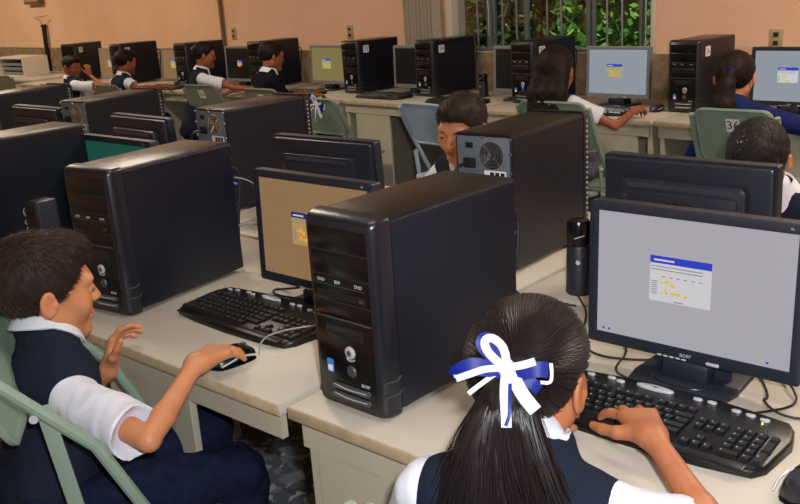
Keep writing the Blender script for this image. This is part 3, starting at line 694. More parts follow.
# ------------------------------------------------------------------ cables and small litter
def cable(label, pts, r=.0022, m='cable_black'):
    w = MB(); P = [Vector(p) for p in pts]; o = P[0].copy(); w.tube([p-o for p in P], r, m, 7, 3)
    c = w.build('cable', None); c.location = o; return tag(c, label, 'cable')
Z = .7425
cable('thin cord looping on the desk left of the lilac monitor base', [(-.86, 1.62, Z), (-.80, 1.55, Z+.002), (-.79, 1.46, Z), (-.74, 1.42, Z+.01), (-.70, 1.43, Z), (-.66, 1.40, Z)])
cable('cord curling from the speaker towards the girl\'s keyboard', [(-1.06, 1.79, Z), (-.98, 1.70, Z), (-.92, 1.55, Z), (-.85, 1.50, Z), (-.78, 1.52, Z), (-.72, 1.56, Z)])
cable('cord tangled on the desk right of the lilac monitor base', [(-.56, 1.60, Z), (-.50, 1.50, Z), (-.50, 1.45, Z+.02), (-.46, 1.44, Z), (-.40, 1.47, Z), (-.30, 1.46, Z)])
cable('second cord crossing beside the lilac monitor base', [(-.53, 1.62, Z), (-.48, 1.55, Z+.01), (-.45, 1.50, Z), (-.50, 1.43, Z), (-.54, 1.40, Z)])
for i, (x, dx) in enumerate(((-1.21, .02), (-1.18, .05), (-1.15, .0), (-1.24, -.02))):
    cable(('grey cord hanging behind the big central tower', 'black cord hanging behind the big central tower towards the desk gap', 'black cord nearest the speaker behind the central tower', 'short black cord lying behind the central tower')[i],
          [(x-.02, 1.475, (1.0, .95, .88, .80)[i]), (x+.03, 1.53, .93-.03*i), (x+.02+dx, 1.58, .82), (x+.05+dx, 1.63, .765), (x+.02+dx, 1.70, Z+.003), (x+.10+dx, 1.73, Z)], .0026, ('cable_grey', 'cable_black', 'cable_black', 'cable_black')[i])
cable('thin grey cord with blue plug behind the boy\'s tower', [(-2.01, 1.50, 1.01), (-1.94, 1.56, .99), (-1.90, 1.57, .90), (-1.90, 1.55, .80), (-1.88, 1.50, Z)], .002, 'cable_grey')
cable('pale cord coiled behind the tan-screened monitor', [(-2.00, 1.50, .86), (-1.93, 1.55, .88), (-1.88, 1.56, .80), (-1.86, 1.52, Z), (-1.80, 1.56, Z)], .003, 'cable_grey')
cable('cord loop on the desk below the tan screen', [(-1.66, 1.44, Z+.02), (-1.73, 1.45, Z), (-1.76, 1.43, Z), (-1.72, 1.40, Z), (-1.62, 1.42, Z)], .003)
cable('cord running across the boy\'s keyboard to the central tower', [(-1.45, 1.12, Z), (-1.46, 1.14, Z+.03), (-1.44, 1.20, Z+.035), (-1.36, 1.30, Z+.035), (-1.30, 1.40, Z)], .0018, 'cable_grey')
cable('cord of the mouse at the right picture edge', [(-.347, 1.292, Z+.006), (-.34, 1.34, Z), (-.36, 1.42, Z), (-.33, 1.50, Z)], .002)
for i, pts in enumerate(([(-1.75, 1.25, .03), (-1.5, 1.15, .01), (-1.35, 1.3, .01), (-1.0, 1.2, .01)], [(-1.8, 1.35, .15), (-1.6, 1.4, .02), (-1.3, 1.42, .01), (-1.1, 1.5, .02)], [(-1.65, 1.5, .3), (-1.62, 1.3, .02), (-1.45, 1.1, .012), (-1.55, 1.0, .012), (-1.7, 1.2, .012)])):
    cable(('blue cord lying on the floor under the boy\'s desk', 'second cord on the floor under the boy\'s desk', 'black cord coiled on the floor behind the boy\'s knees')[i], pts, .004, ('cable_blue', 'cable_black', 'cable_black')[i])
t = thing('power_strip', 'grey power strip on the floor under the boy\'s desk', 'power strip', (-1.83, 1.42, 0), .5)
MB().bb(-.15, .15, -.03, .03, 0, .04, 'monitor_grey', .006).build('body', t)
for k in range(4): MB().bb(-.12+k*.07, -.09+k*.07, -.015, .015, .04, .042, 'outlet_dark', .001).build('socket', t)
w = MB(); P = [(-.035, 0), (-.01, .013), (.02, .012), (.05, .002), (.02, -.012), (-.01, -.014)]
w.prism(P, 0, .0012, 'leaf_dry', lambda p: Vector((p.x, p.y, p.z+.006*abs(p.y)/.014))); o = w.build('dry_leaf'); o.location = (-1.155, 1.70, .741); o.rotation_euler = (0, 0, .3)
tag(o, 'orange-brown dry leaf on the desk behind the central tower', 'leaf')

# ------------------------------------------------------------------ folding chairs
def chair(label, loc, rz, m='chair_olive', num=None, top=.86, bw=.33, bars=None):
    """origin on the floor under the seat centre; the sitter faces +y"""
    t = thing('folding_chair', label, 'chair', loc, rz)
    hw = bw/2+.015; yb = -.235
    for sx in (-1, 1):
        w = MB(); x = sx*hw
        w.tube([(x, a, b) for a, b in (bars or ((yb+.01, top-.03), (yb+.055, top-.14), (-.02, .45), (.25, .0)))], .012, m, 10, 1); w.lathe([(.001, 0), (.016, 0), (.015, .02), (.001, .022)], 'chair_dark', (x, .25, 0), 12); w.build('front_leg', t)
        w = MB(); w.tube([(x*.93, .06, .43), (x*.93, -.08, .24), (x*.93, -.26, .0)], .011, m, 10, 1); w.lathe([(.001, 0), (.015, 0), (.014, .02), (.001, .022)], 'chair_dark', (x*.93, -.26, 0), 12); w.build('rear_leg', t)
        w = MB(); hz = .16 if bars else 0; w.box((x, -.115+hz*.4, .50+hz), (.006, .028, .17+hz), m, .002, Matrix.Rotation(.12, 3, 'X'))
        for z in (.435, .565+1.5*hz): w.cyl((x-sx*.004, -.115+hz*.4-(z-.5)*.12, z), (x+sx*.012, -.115+hz*.4-(z-.5)*.12, z), .008, 'silver', 10)
        w.build('hinge_link', t)
    MB().tube([(-hw, .165, .145), (hw, .165, .145)], .008, m, 8).build('cross_bar', t)
    MB().tube([(-hw*.93, -.17, .12), (hw*.93, -.17, .12)], .008, m, 8).build('cross_bar', t)
    # pressed backrest: rounded panel curved in plan with a rolled rim
    w = MB(); N = 12; z0, z1 = top-.245, top; out = rrect(-bw/2, bw/2, z0, z1, .04, 6); inn = rrect(-bw/2+.016, bw/2-.016, z0+.016, z1-.016, .03, 6)
    cur = lambda x, z: yb+.012+(top-z)*.42 - .0*(x*x) + .25*x*x - .02
    n = len(out)
    for side, off in ((0, -.005), (1, .004)):
        vs = [(x, cur(x, z)+off, z) for x, z in out]+[(x, cur(x, z)+off-(.006 if side == 0 else -.003), z) for x, z in rrect(-bw/2+.008, bw/2-.008, z0+.008, z1-.008, .035, 6)]+[(x, cur(x, z)+off, z) for x, z in inn]
        rows = []
        for k in range(1, N): 
            pass
        fs = [(a*n+j, a*n+(j+1) % n, (a+1)*n+(j+1) % n, (a+1)*n+j) for a in (0, 1) for j in range(n)]
        w.add(vs, fs, m)
        G = []; nx, nz = 9, 5   # inner sheet as a fan to stay curved
        c = (0, cur(0, (z0+z1)/2)+off, (z0+z1)/2)
        mid = [(x*.5, cur(x*.5, (z+(z0+z1)/2)/2)+off, (z+(z0+z1)/2)/2) for x, z in inn]
        w.add([(x, cur(x, z)+off, z) for x, z in inn]+mid+[c], [(j, (j+1) % n, n+(j+1) % n, n+j) for j in range(n)]+[(n+j, n+(j+1) % n, 2*n) for j in range(n)], m)
    vs = [(x, cur(x, z)-.005, z) for x, z in out]+[(x, cur(x, z)+.004, z) for x, z in out]
    w.add(vs, [(j, (j+1) % n, n+(j+1) % n, n+j) for j in range(n)], m); w.build('backrest', t, ang=50)
    # seat pan
    w = MB(); w.prism(rrect(-bw/2, bw/2, -.175, .215, .05, 6), .435, .452, m, lambda p: Vector((p.x, p.y, p.z-.012*(1-(p.x/.185)**2)*(1-(p.y/.21)**2))), .006); w.build('seat', t)
    if num:
        w = MB(); z = top-.072; y = cur(0, z)-.0065; R = Matrix.Rotation(.40, 3, 'X')
        w.box((0.0, y, z), (.058, .001, .062), 'sticker_white', 0, R)
        text(w, num, .056, 'ink', lambda p: Vector((p.x, y-.0009-p.z*.3, p.y*.92+z)) - Vector((0, p.y*.40, 0)), .0005); w.build('number_sticker', t, smooth=False)
    return t

# ------------------------------------------------------------------ bodies as smooth distance fields -> one mesh each
class Field:
    def __init__(s): s.ops = []
    def cap(s, a, b, ra, rb=None, k=.02, op='u'): s.ops.append((op, k, 'cap', np.array(a, float), np.array(b, float), ra, ra if rb is None else rb)); return s
    def ell(s, c, r, B=None, k=.02, op='u'): s.ops.append((op, k, 'ell', np.array(c, float), np.array(r, float), np.eye(3) if B is None else np.array(B, float))); return s
    def fn(s, f, k=.005, op='i'): s.ops.append((op, k, 'fn', f)); return s
    def dist(s, o, P):
        if o[2] == 'cap':
            a, b, ra, rb = o[3:7]; ab = b-a; L = ab@ab+1e-12; h = np.clip(((P-a)@ab)/L, 0, 1); return np.linalg.norm(P-a-h[:, None]*ab, axis=1)-(ra+(rb-ra)*h)
        if o[2] == 'ell':
            c, r, B = o[3:6]; q = (P-c)@B.T; k0 = np.linalg.norm(q/r, axis=1); k1 = np.linalg.norm(q/(r*r), axis=1)+1e-9; return np.where(k0 < .05, -r.min(), k0*(k0-1)/k1)
        return o[3](P)
    def bound(s, o):
        if o[2] == 'cap': return (o[3]+o[4])/2, np.linalg.norm(o[3]-o[4])/2+max(o[5], o[6])
        if o[2] == 'ell': return o[3], o[4].max()
        return None
    def eval(s, P, marg):
        d = np.full(len(P), 1.0)
        for o in s.ops:
            b = s.bound(o); k = o[1]
            if b is not None and o[0] in 'us':
                idx = np.nonzero(((P-b[0])**2).sum(1) < (b[1]+marg+k)**2)[0]
                if len(idx) == 0: continue
            else: idx = np.arange(len(P))
            e = s.dist(o, P[idx]); a = d[idx]
            if o[0] == 'u': h = np.clip(.5+.5*(a-e)/k, 0, 1); d[idx] = a*(1-h)+e*h-k*h*(1-h)
            else:
                if o[0] == 's': e = -e
                h = np.clip(.5-.5*(a-e)/k, 0, 1); d[idx] = a*(1-h)+e*h+k*h*(1-h)
        return d
    def box(s):
        lo = np.full(3, 1e9); hi = -lo
        for o in s.ops:
            if o[0] == 'u':
                b = s.bound(o)
                if b: lo = np.minimum(lo, b[0]-b[1]); hi = np.maximum(hi, b[0]+b[1])
        return lo, hi
    def mesh(s, name, h, m, disp=None):
        lo, hi = s.box(); lo = lo-3*h; hi = hi+3*h; K = 4; H = K*h
        nb = np.ceil((hi-lo)/H).astype(int)+1; N = nb*K
        cc = np.stack(np.meshgrid(*[lo[i]+(np.arange(nb[i])+.5)*H for i in range(3)], indexing='ij'), -1).reshape(-1, 3)
        dc = s.eval(cc, H*2.5).reshape(nb)
        V = np.where(dc > 0, 1., -1.).astype(np.float32).repeat(K, 0).repeat(K, 1).repeat(K, 2)
        blk = np.argwhere(np.abs(dc) < H*1.35+.004)
        off = np.stack(np.meshgrid(*[np.arange(K)]*3, indexing='ij'), -1).reshape(-1, 3)
        idx = (blk[:, None, :]*K+off[None]).reshape(-1, 3); P = lo+(idx+.5)*h
        for a in range(0, len(P), 400000):
            q = idx[a:a+400000]; pp = P[a:a+400000]; d = s.eval(pp, H*2.0)
            if disp is not None: d = d-disp(pp)
            V[q[:, 0], q[:, 1], q[:, 2]] = d
        ins = V < 0
        cells = np.zeros(tuple(N-1), np.uint8)
        for dx in (0, 1):
            for dy in (0, 1):
                for dz in (0, 1): cells += ins[dx:N[0]-1+dx, dy:N[1]-1+dy, dz:N[2]-1+dz]
        act = np.argwhere((cells > 0) & (cells < 8)); vid = np.full(tuple(N-1), -1, np.int64); vid[tuple(act.T)] = np.arange(len(act))
        acc = np.zeros((len(act), 3)); cnt = np.zeros(len(act))
        cr = [(a, b) for a in np.ndindex(2, 2, 2) for b in np.ndindex(2, 2, 2) if sum(b)-sum(a) == 1 and all(y >= x for x, y in zip(a, b))]
        for a, b in cr:
            a = np.array(a); b = np.array(b); va = V[tuple((act+a).T)]; vb = V[tuple((act+b).T)]; mk = (va < 0) != (vb < 0)
            t = np.where(mk, va/(va-vb+1e-20), 0)[:, None]; acc += np.where(mk[:, None], a+(b-a)*t, 0); cnt += mk
        W = lo+(act+acc/cnt[:, None]+.5)*h
        faces = []
        for ax in range(3):
            o1, o2 = [(1, 2), (2, 0), (0, 1)][ax]; sl = [slice(1, N[i]-1) for i in range(3)]; sl[ax] = slice(0, N[ax]-1); sl2 = list(sl); sl2[ax] = slice(1, N[ax])
            A = ins[tuple(sl)]; Bv = ins[tuple(sl2)]; e = np.argwhere(A != Bv); base = np.array([1, 1, 1]); base[ax] = 0; flip = A[tuple(e.T)]; e = e+base
            u = np.zeros(3, int); u[o1] = 1; v = np.zeros(3, int); v[o2] = 1
            q = np.stack([vid[tuple((e-u-v).T)], vid[tuple((e-v).T)], vid[tuple(e.T)], vid[tuple((e-u).T)]], 1)
            q = np.where(flip[:, None], q, q[:, ::-1]); faces.append(q[(q >= 0).all(1)])
        Fc = np.concatenate(faces); me = bpy.data.meshes.new(name); me.from_pydata(W.tolist(), [], Fc.tolist()); me.materials.append(M[m]); me.shade_smooth()
        return me
def unit(v): v = np.array(v, float); return v/np.linalg.norm(v)
def wob(P, f, s=0.):    # cheap smooth wobble for cloth folds
    return np.sin(P[:, 0]*f+1.7*np.sin(P[:, 1]*f*.7+s)+s)*np.sin(P[:, 2]*f*.8+1.3*np.sin(P[:, 0]*f*.6)+2*s)

def head_frame(c, look_dir, up=(0, 0, 1), tilt=0):
    f = unit(look_dir); u = np.array(up, float); r = unit(np.cross(f, u)); u = np.cross(r, f)
    if tilt: r, u = math.cos(tilt)*r+math.sin(tilt)*u, -math.sin(tilt)*r+math.cos(tilt)*u
    return np.array(c, float), np.array([r, f, u])       # rows: right, forward, up
def head_ops(F, c, B, s=1.0, fine=True):
    g = lambda x, y, z: c+(x*B[0]+y*B[1]+z*B[2])*s
    F.ell(g(0, -.012, .028), np.array((.073, .090, .078))*s, B, .03)
    F.ell(g(0, .024, -.030), np.array((.057, .060, .072))*s, B, .03)
    for x in (-1, 1):
        F.cap(g(x*.046, .0, -.050), g(x*.012, .062, -.088), .017*s, .014*s, .03)
        F.ell(g(x*.034, .056, -.028), np.array((.024, .022, .026))*s, B, .025)
    F.ell(g(0, .066, -.090), np.array((.018, .016, .016))*s, B, .02)
    F.cap(g(-.036, .074, .022), g(.036, .074, .022), .011*s, .011*s, .02)
    if fine:
        for x in (-1, 1): F.ell(g(x*.030, .094, .002), np.array((.017, .012, .011))*s, B, .012, 's')
        F.cap(g(0, .082, .006), g(0, .098, -.026), .0065*s, .0100*s, .012)
        for x in (-1, 1): F.ell(g(x*.010, .090, -.029), np.array((.0075, .008, .006))*s, B, .006)
        F.cap(g(-.014, .083, -.052), g(.014, .083, -.052), .0060*s, .0060*s, .008); F.cap(g(-.012, .081, -.062), g(.012, .081, -.062), .0070*s, .0070*s, .008)
        F.cap(g(-.022, .082, -.0568), g(.022, .082, -.0568), .0016*s, .0016*s, .004, 's')
    else: F.cap(g(0, .082, .006), g(0, .098, -.026), .0065*s, .0100*s, .012)
    for x in (-1, 1):
        tl = B.copy(); q = .25; tl[1] = math.cos(q)*B[1]+math.sin(q)*B[2]*0+x*0*B[0]-0*B[2]
        F.ell(g(x*.083, -.012, -.008), np.array((.0065, .017, .028))*s, B, .006)
        if fine:
            F.ell(g(x*.090, -.008, -.004), np.array((.006, .011, .019))*s, B, .006, 's'); F.ell(g(x*.081, .002, -.010), np.array((.006, .006, .007))*s, B, .005)
    return g
def hand_ops(F, W, d, n, s, L=.15, curl=(.35, .45, .35), spread=.12, thumb=(.55, .7, -.25), per=None):
    """W wrist, d along the hand, n out of its back, s towards the thumb"""
    d = unit(d); n = unit(np.array(n)-d*(np.array(n)@d)); s = unit(np.array(s)-d*(np.array(s)@d)-n*(np.array(s)@n)); W = np.array(W, float); k = L/.17
    offs = (.027, .009, -.009, -.025); lens = (.41, .455, .43, .335); kn = (.50, .515, .495, .46)
    F.cap(W, W+d*L*.12, .022*k, .021*k, .015)
    for i in range(4):
        K = W+d*L*kn[i]+s*offs[i]*k+n*.004*k; F.cap(W+s*offs[i]*.45*k+d*L*.06, K, .0155*k, .0115*k, .012)
    for i in range(4):
        K = W+d*L*kn[i]+s*offs[i]*k+n*.002*k; c = curl if per is None else per[i]; dr = unit(d+s*spread*(1.5-i)*.7); p = K; rs = (.0092, .0084, .0076, .0066); ll = np.array((.48, .29, .23))*lens[i]*L
        nn = unit(n-dr*(n@dr)); a = 0
        for j in range(3):
            a += c[j]; v = dr*math.cos(a)-nn*math.sin(a); q = p+v*ll[j]; F.cap(p, q, rs[j]*k*(.9 if i == 3 else 1), rs[j+1]*k*(.9 if i == 3 else 1), .0035); p = q
    T0 = W+s*.017*k+d*L*.12; v = unit(d*thumb[0]+s*thumb[1]+n*thumb[2]); T1 = T0+v*L*.24
    v2 = unit(v+d*.35-s*.15); T2 = T1+v2*L*.19; v3 = unit(v2+d*.3-s*.1); T3 = T2+v3*L*.15
    F.cap(W+d*L*.1, T1, .016*k, .0125*k, .012); F.cap(T1, T2, .0110*k, .0098*k, .004); F.cap(T2, T3, .0096*k, .0080*k, .004)
def torso_ops(F, J, inf=0., shfrac=1., s=1.):
    nk, pl, SL, SR = [np.array(J[k], float) for k in ('neck', 'pelvis', 'SL', 'SR')]
    up = unit(nk-pl); r = unit(SR-SL); r = unit(r-up*(r@up)); f = np.cross(up, r); B = np.array([r, f, up]); L = np.linalg.norm(nk-pl); w = np.linalg.norm(SR-SL)
    F.ell(pl+up*L*.66+f*.012, np.array((w*.46+inf, .082*s+inf, L*.30+inf)), B, .03)
    F.ell(pl+up*L*.32+f*.012, np.array((w*.43+inf, .085*s+inf, L*.32+inf)), B, .04)
    F.ell(pl+up*.02, np.array((w*.46+inf, .095*s+inf, .10*s+inf)), B, .03)
    m = (SL+SR)/2; F.cap(m+(SL-m)*.85*shfrac, m+(SR-m)*.85*shfrac, .046*s+inf, .046*s+inf, .04)
    F.cap(m+(SL-m)*.5, nk+up*.015, .030*s+inf, .036*s+inf, .03); F.cap(m+(SR-m)*.5, nk+up*.015, .030*s+inf, .036*s+inf, .03)
    return B
def person(label, root, J, skin='skin', hair='hair_brown', style='short', clothes='vest', h=.004, s=1., hs=1., face=True, group=None, seed=1, legs=True, vest_w=.80, hand_args=None, hair_h=None, trouser='cloth_navy'):
    t = thing('person', label, 'person', root, 0, group); R0 = np.array(root, float); hand_args = hand_args or {}
    def put(me, name, m=None, par=t):
        co = np.empty(len(me.vertices)*3, np.float32); me.vertices.foreach_get('co', co); co = co.reshape(-1, 3)-R0.astype(np.float32); me.vertices.foreach_set('co', co.ravel()); me.update(); return link(name, me, par)
    c, B = head_frame(J['head'], J['look'], J.get('hup', (0, 0, 1)), J.get('tilt', 0))
    nk = np.array(J['neck'], float); F = Field()
    # body: torso, neck, head, arms and hands (legs stay inside the trousers)
    torso_ops(F, J, -.006, 1, s)
    F.cap(nk-unit(nk-np.array(J['pelvis']))*.02, c-B[2]*.055*hs-B[1]*.022*hs, .042*s, .040*s, .02)
    head_ops(F, c, B, hs, face)
    for a in 'LR':
        if 'E'+a not in J: continue
        S, E, W = [np.array(J[k+a], float) for k in ('S', 'E', 'W')]
        F.cap(S, E, .034*s, .0240*s, .02); mid = E*.7+W*.3; F.cap(E, mid, .0230*s, .0235*s, .004); F.cap(mid, W, .0235*s, .0172*s, .010)
        ha = dict(hand_args.get(a, {})); 
        if ha: hand_ops(F, W, **ha)
        else: hand_ops(F, W, W-E, (0, 0, 1), np.cross(W-E, (0, 0, 1))*(-1 if a == 'R' else 1), L=.145*s)
    if legs:
        for a in 'LR':
            H, Kn, A = [np.array(J[k+a], float) for k in ('H', 'K', 'A')]; F.cap(H, Kn, .062*s, .044*s, .03); F.cap(Kn, A, .042*s, .030*s, .02); F.cap(A, A+unit((Kn-H)*np.array((1, 1, 0)))*.12+np.array((0, 0, -.03)), .030*s, .024*s, .02)
    put(F.mesh('body', h, skin), 'body')
    g = lambda x, y, z: c+(x*B[0]+y*B[1]+z*B[2])*hs
    if face:
        for x in (-1, 1):
            w = MB(); e = g(x*.030, .0758, .000); rr = .0098*hs; N = 12; K = 8
            vs = [e+rr*(B[0]*math.cos(2*PI*i/N)*math.sin(PI*j/K)+B[2]*math.sin(2*PI*i/N)*math.sin(PI*j/K)+B[1]*math.cos(PI*j/K)) for j in range(1, K) for i in range(N)]
            w.add([tuple(v-R0) for v in vs]+[tuple(e+rr*B[1]-R0)], [(j*N+i, j*N+(i+1) % N, (j+1)*N+(i+1) % N, (j+1)*N+i) for j in range(K-2) for i in range(N)]+[(i, (i+1) % N, (K-1)*N) for i in range(N)], 'eye_white'); eo = w.build('eye', t)
            w = MB(); p = e+B[1]*rr*.62-B[2]*.003*hs-R0; w.cyl(p, p+B[1]*rr*.42, .0050*hs, 'eye_dark', 14); w.build('iris', eo)
            w = MB(); rl = rr*1.10; low = J.get('lid', -.15); vs = []; NA, NB = 12, 6
            for j in range(NB+1):
                el = low+(PI/2-low)*j/NB
                for i in range(NA+1):
                    az = -1.45+2.9*i/NA; vs.append(tuple(e+rl*(B[0]*math.sin(az)*math.cos(el)+B[1]*math.cos(az)*math.cos(el)+B[2]*math.sin(el))-R0))
            w.add(vs, [(j*(NA+1)+i, j*(NA+1)+i+1, (j+1)*(NA+1)+i+1, (j+1)*(NA+1)+i) for j in range(NB) for i in range(NA)], skin); w.build('eyelid', t)
            w = MB(); w.tube([tuple(g(x*q, y, z)-R0) for q, y, z in ((.014, .0865, .0175), (.026, .0868, .0225), (.040, .078, .0205), (.047, .070, .015))], [.0012, .0026, .0022, .0008], 'hair_black', 6, 1); w.build('eyebrow', t)
            w = MB(); w.tube([tuple(g(x*q, y, z)-R0) for q, y, z in ((.019, .0845, .001), (.025, .0872, .000), (.035, .0868, -.001), (.041, .0815, -.001))], [.0005, .0011, .0011, .0005], 'hair_black', 5, 1); w.build('eyelash', t)
        w = MB(); w.tube([tuple(g(q, y, z)-R0) for q, y, z in ((-.021, .0825, -.0565), (-.010, .0880, -.0525), (0, .0895, -.0540), (.010, .0880, -.0525), (.021, .0825, -.0565))], [.001, .0036, .0030, .0036, .001], 'lip', 7, 1)
        w.tube([tuple(g(q, y, z)-R0) for q, y, z in ((-.018, .0830, -.0590), (-.008, .0875, -.0630), (.008, .0875, -.0630), (.018, .0830, -.0590))], [.001, .0042, .0042, .001], 'lip', 7, 1); w.build('lips', t)
    # hair
    rs = np.random.default_rng(seed); Hf = Field(); q = .010 if style == 'short' else .013
    hh = hair_h or h
    Hf.ell(g(0, -.014, .030), np.array((.073+q*.85, .090+q, .078+q))*hs, B, .02)
    if style == 'short':
        Hf.ell(g(0, .045, .082), np.array((.050, .040, .026))*hs, B, .03)
        xs = [-.11, -.075, -.035, -.014, .012, .030, .060, .10]; zs = [-.090, -.084, -.060, .006, -.012, .010, .052, .062]
    else: xs = [-.11, -.075, -.035, -.012, .010, .030, .060, .10]; zs = [-.085, -.080, -.040, .022, .026, .044, .066, .074]
    def cut(P):
        p = (P-c)@B.T/hs; return (np.interp(p[:, 1], xs, zs)-p[:, 2])*hs*.8
    Hf.fn(cut, .006, 'i')
    if style == 'long':
        b = np.array(J['pelvis'], float); dn = np.array((0, 0, -1.)); bk = -B[1]
        for x in (-.045, 0, .045): Hf.cap(g(x, -.055, .01), g(x*1.25, -.085, -.10), .045*hs, .040*hs, .02); Hf.cap(g(x*1.25, -.085, -.10), g(x*1.3, -.10, -.23), .040*hs, .028*hs, .02)
    if style == 'tail':
        Hf.cap(g(0, -.10, .02), g(0, -.128, -.03), .022*hs, .034*hs, .012); Hf.cap(g(0, -.128, -.03), g(-.005, -.13, -.12), .036*hs, .046*hs, .01); Hf.cap(g(-.005, -.13, -.12), g(-.01, -.13, -.20), .046*hs, .028*hs, .02)
    disp = (lambda P: .0007*np.sin(((P-c)@B[0])*500/hs+2*np.sin(((P-c)@B[2])*40)) + .0009*wob(P, 210, seed)) if h < .005 else (lambda P: .0018*wob(P, 150, seed))
    ho = put(Hf.mesh('hair', hh, hair, disp), 'hair')
    # clothes
    pv = np.array(J['pelvis'], float); up = unit(nk-pv)
    def bneck(P):       # hollow at the neck
        return .062*s-np.linalg.norm((P-nk)-((P-nk)@up)[:, None]*up, axis=1)
    for nm, inf, mm in (('shirt', .004, 'cloth_white'), ('vest', .014, 'cloth_vest')):
        if clothes == 'jacket' and nm == 'vest': continue
        if clothes == 'jacket': mm = J.get('mat', 'cloth_dark'); inf = .012
        F = Field(); torso_ops(F, J, inf, 1 if nm == 'shirt' else vest_w, s)
        if nm == 'shirt':
            for a in 'LR':
                if 'E'+a not in J: continue
                S, E = np.array(J['S'+a], float), np.array(J['E'+a], float); d = unit(E-S); fr = J.get('sleeve', .66)
                if clothes == 'jacket':
                    W = np.array(J['W'+a], float); F.cap(S, E, .050*s, .040*s, .02); F.cap(E, E+(W-E)*.92, .038*s, .029*s, .012)
                else:
                    F.cap(S, S+(E-S)*fr, .048*s, J.get('slv', .056)*s, .02); e = S+(E-S)*fr
                    F.ops.append(('s', .003, 'cap', e+d*.040, e+d*.10, .074*s, .090*s))
        else:
            m = (np.array(J['SL'])+np.array(J['SR']))/2; fw = np.cross(up, unit(np.array(J['SR'])-np.array(J['SL'])))
            # V neck in front
            F.ops.append(('s', .006, 'cap', nk+fw*.10+up*.02, nk+fw*.13-up*.12, .040*s, .004)); F.ops.append(('s', .006, 'cap', nk+up*.06, nk-up*.004, .056*s, .050*s))
        sd = seed
        o = put(F.mesh(nm, max(h, .0045), mm, lambda P: .0022*wob(P, 46, sd)+.0011*wob(P, 110, sd+1)), nm)
    # collar: two folded flaps round the neck
    if J.get('collar', True):
        r = unit(np.array(J['SR'], float)-np.array(J['SL'], float)); r = unit(r-up*(r@up)); f = np.cross(up, r); w = MB(); cs_ = J.get('cs', 1.0); cc = nk+up*.022*s*cs_
        N = 28; prof = [(.050, .022), (.053, .026), (.060, .012), (.072, -.010), (.069, -.013), (.056, .006)]; vs = []
        for i in range(N+1):
            a = -PI*.94+2*PI*.94*i/N; dirv = r*math.sin(a)*-1+(-f)*math.cos(a); fr = max(0, abs(a)/PI-.55)
            for rad, z in prof:
                lo = 1 if z < .01 else 0; rr = (rad+lo*.012*fr*2)*s; vs.append(tuple(cc+dirv*rr*(1+.05*fr)+up*(z-lo*fr*.075-fr*.02)*s+f*fr*.02*s-R0))
        k = len(prof); w.add(vs, [(i*k+j, i*k+(j+1) % k, (i+1)*k+(j+1) % k, (i+1)*k+j) for i in range(N) for j in range(k)]+[tuple(range(k)), tuple(reversed(range(N*k, N*k+k)))], 'cloth_white'); w.build('collar', t, ang=60)
    if legs:
        F = Field(); pl = pv
        rr = unit(np.array(J['SR'], float)-np.array(J['SL'], float)); Bp = np.array([rr, np.cross((0, 0, 1), rr), (0, 0, 1)])
        F.ell(pl, np.array((.135, .115, .085))*s, Bp, .03)
        for a in 'LR':
            H, Kn, A = [np.array(J[q+a], float) for q in ('H', 'K', 'A')]; F.cap(H, Kn, .076*s, .062*s, .03); F.cap(Kn, A, .060*s, .048*s, .02)
        put(F.mesh('trousers', max(h, .006), trouser, lambda P: .006*wob(P, 38, seed+3)+.003*wob(P, 85, seed)), 'trousers')
        for a in 'LR':
            A = np.array(J['A'+a], float); d = unit((np.array(J['K'+a])-np.array(J['H'+a]))*np.array((1, 1, 0))); w = MB()
            Rm = Matrix((Vector(np.cross(d, (0, 0, 1))), Vector(d), Vector((0, 0, 1)))).transposed()
            w.box(Vector(A+d*.07+np.array((0, 0, -.045))-R0), (.085, .24, .07), 'black_matte', .03, Rm, 4); w.build('shoe', t)
    return t, ho, c, B, g, R0

# ------------------------------------------------------------------ ribbons
def ribbon(mb, pts, w, m, to, up=None, th=.0007):
    """flat strip along pts (x, y, z in bow space, z to the viewer)"""
    P = [Vector(p) for p in pts]
    for _ in range(2):
        Q = [P[0]]
        for a, b in zip(P, P[1:]): Q += [a*.75+b*.25, a*.25+b*.75]
        P = Q+[P[-1]]
    vs = []; n = len(P)
    for i, p in enumerate(P):
        d = (P[min(i+1, n-1)]-P[max(i-1, 0)]).normalized(); sd = (up or Vector((0, 0, 1))).cross(d)
        if sd.length < .2: sd = Vector((1, 0, 0)).cross(d)
        sd.normalize(); nn = d.cross(sd).normalized(); ww = w[min(i*len(w)//n, len(w)-1)]/2 if isinstance(w, list) else w/2
        for a, b in ((-1, -1), (1, -1), (1, 1), (-1, 1)): vs.append(to(p+sd*ww*a+nn*th*b))
    fs = [(i*4+j, i*4+(j+1) % 4, i*4+4+(j+1) % 4, i*4+4+j) for i in range(n-1) for j in range(4)]+[(0, 1, 2, 3), tuple(4*(n-1)+k for k in (3, 2, 1, 0))]
    mb.add(vs, fs, m)
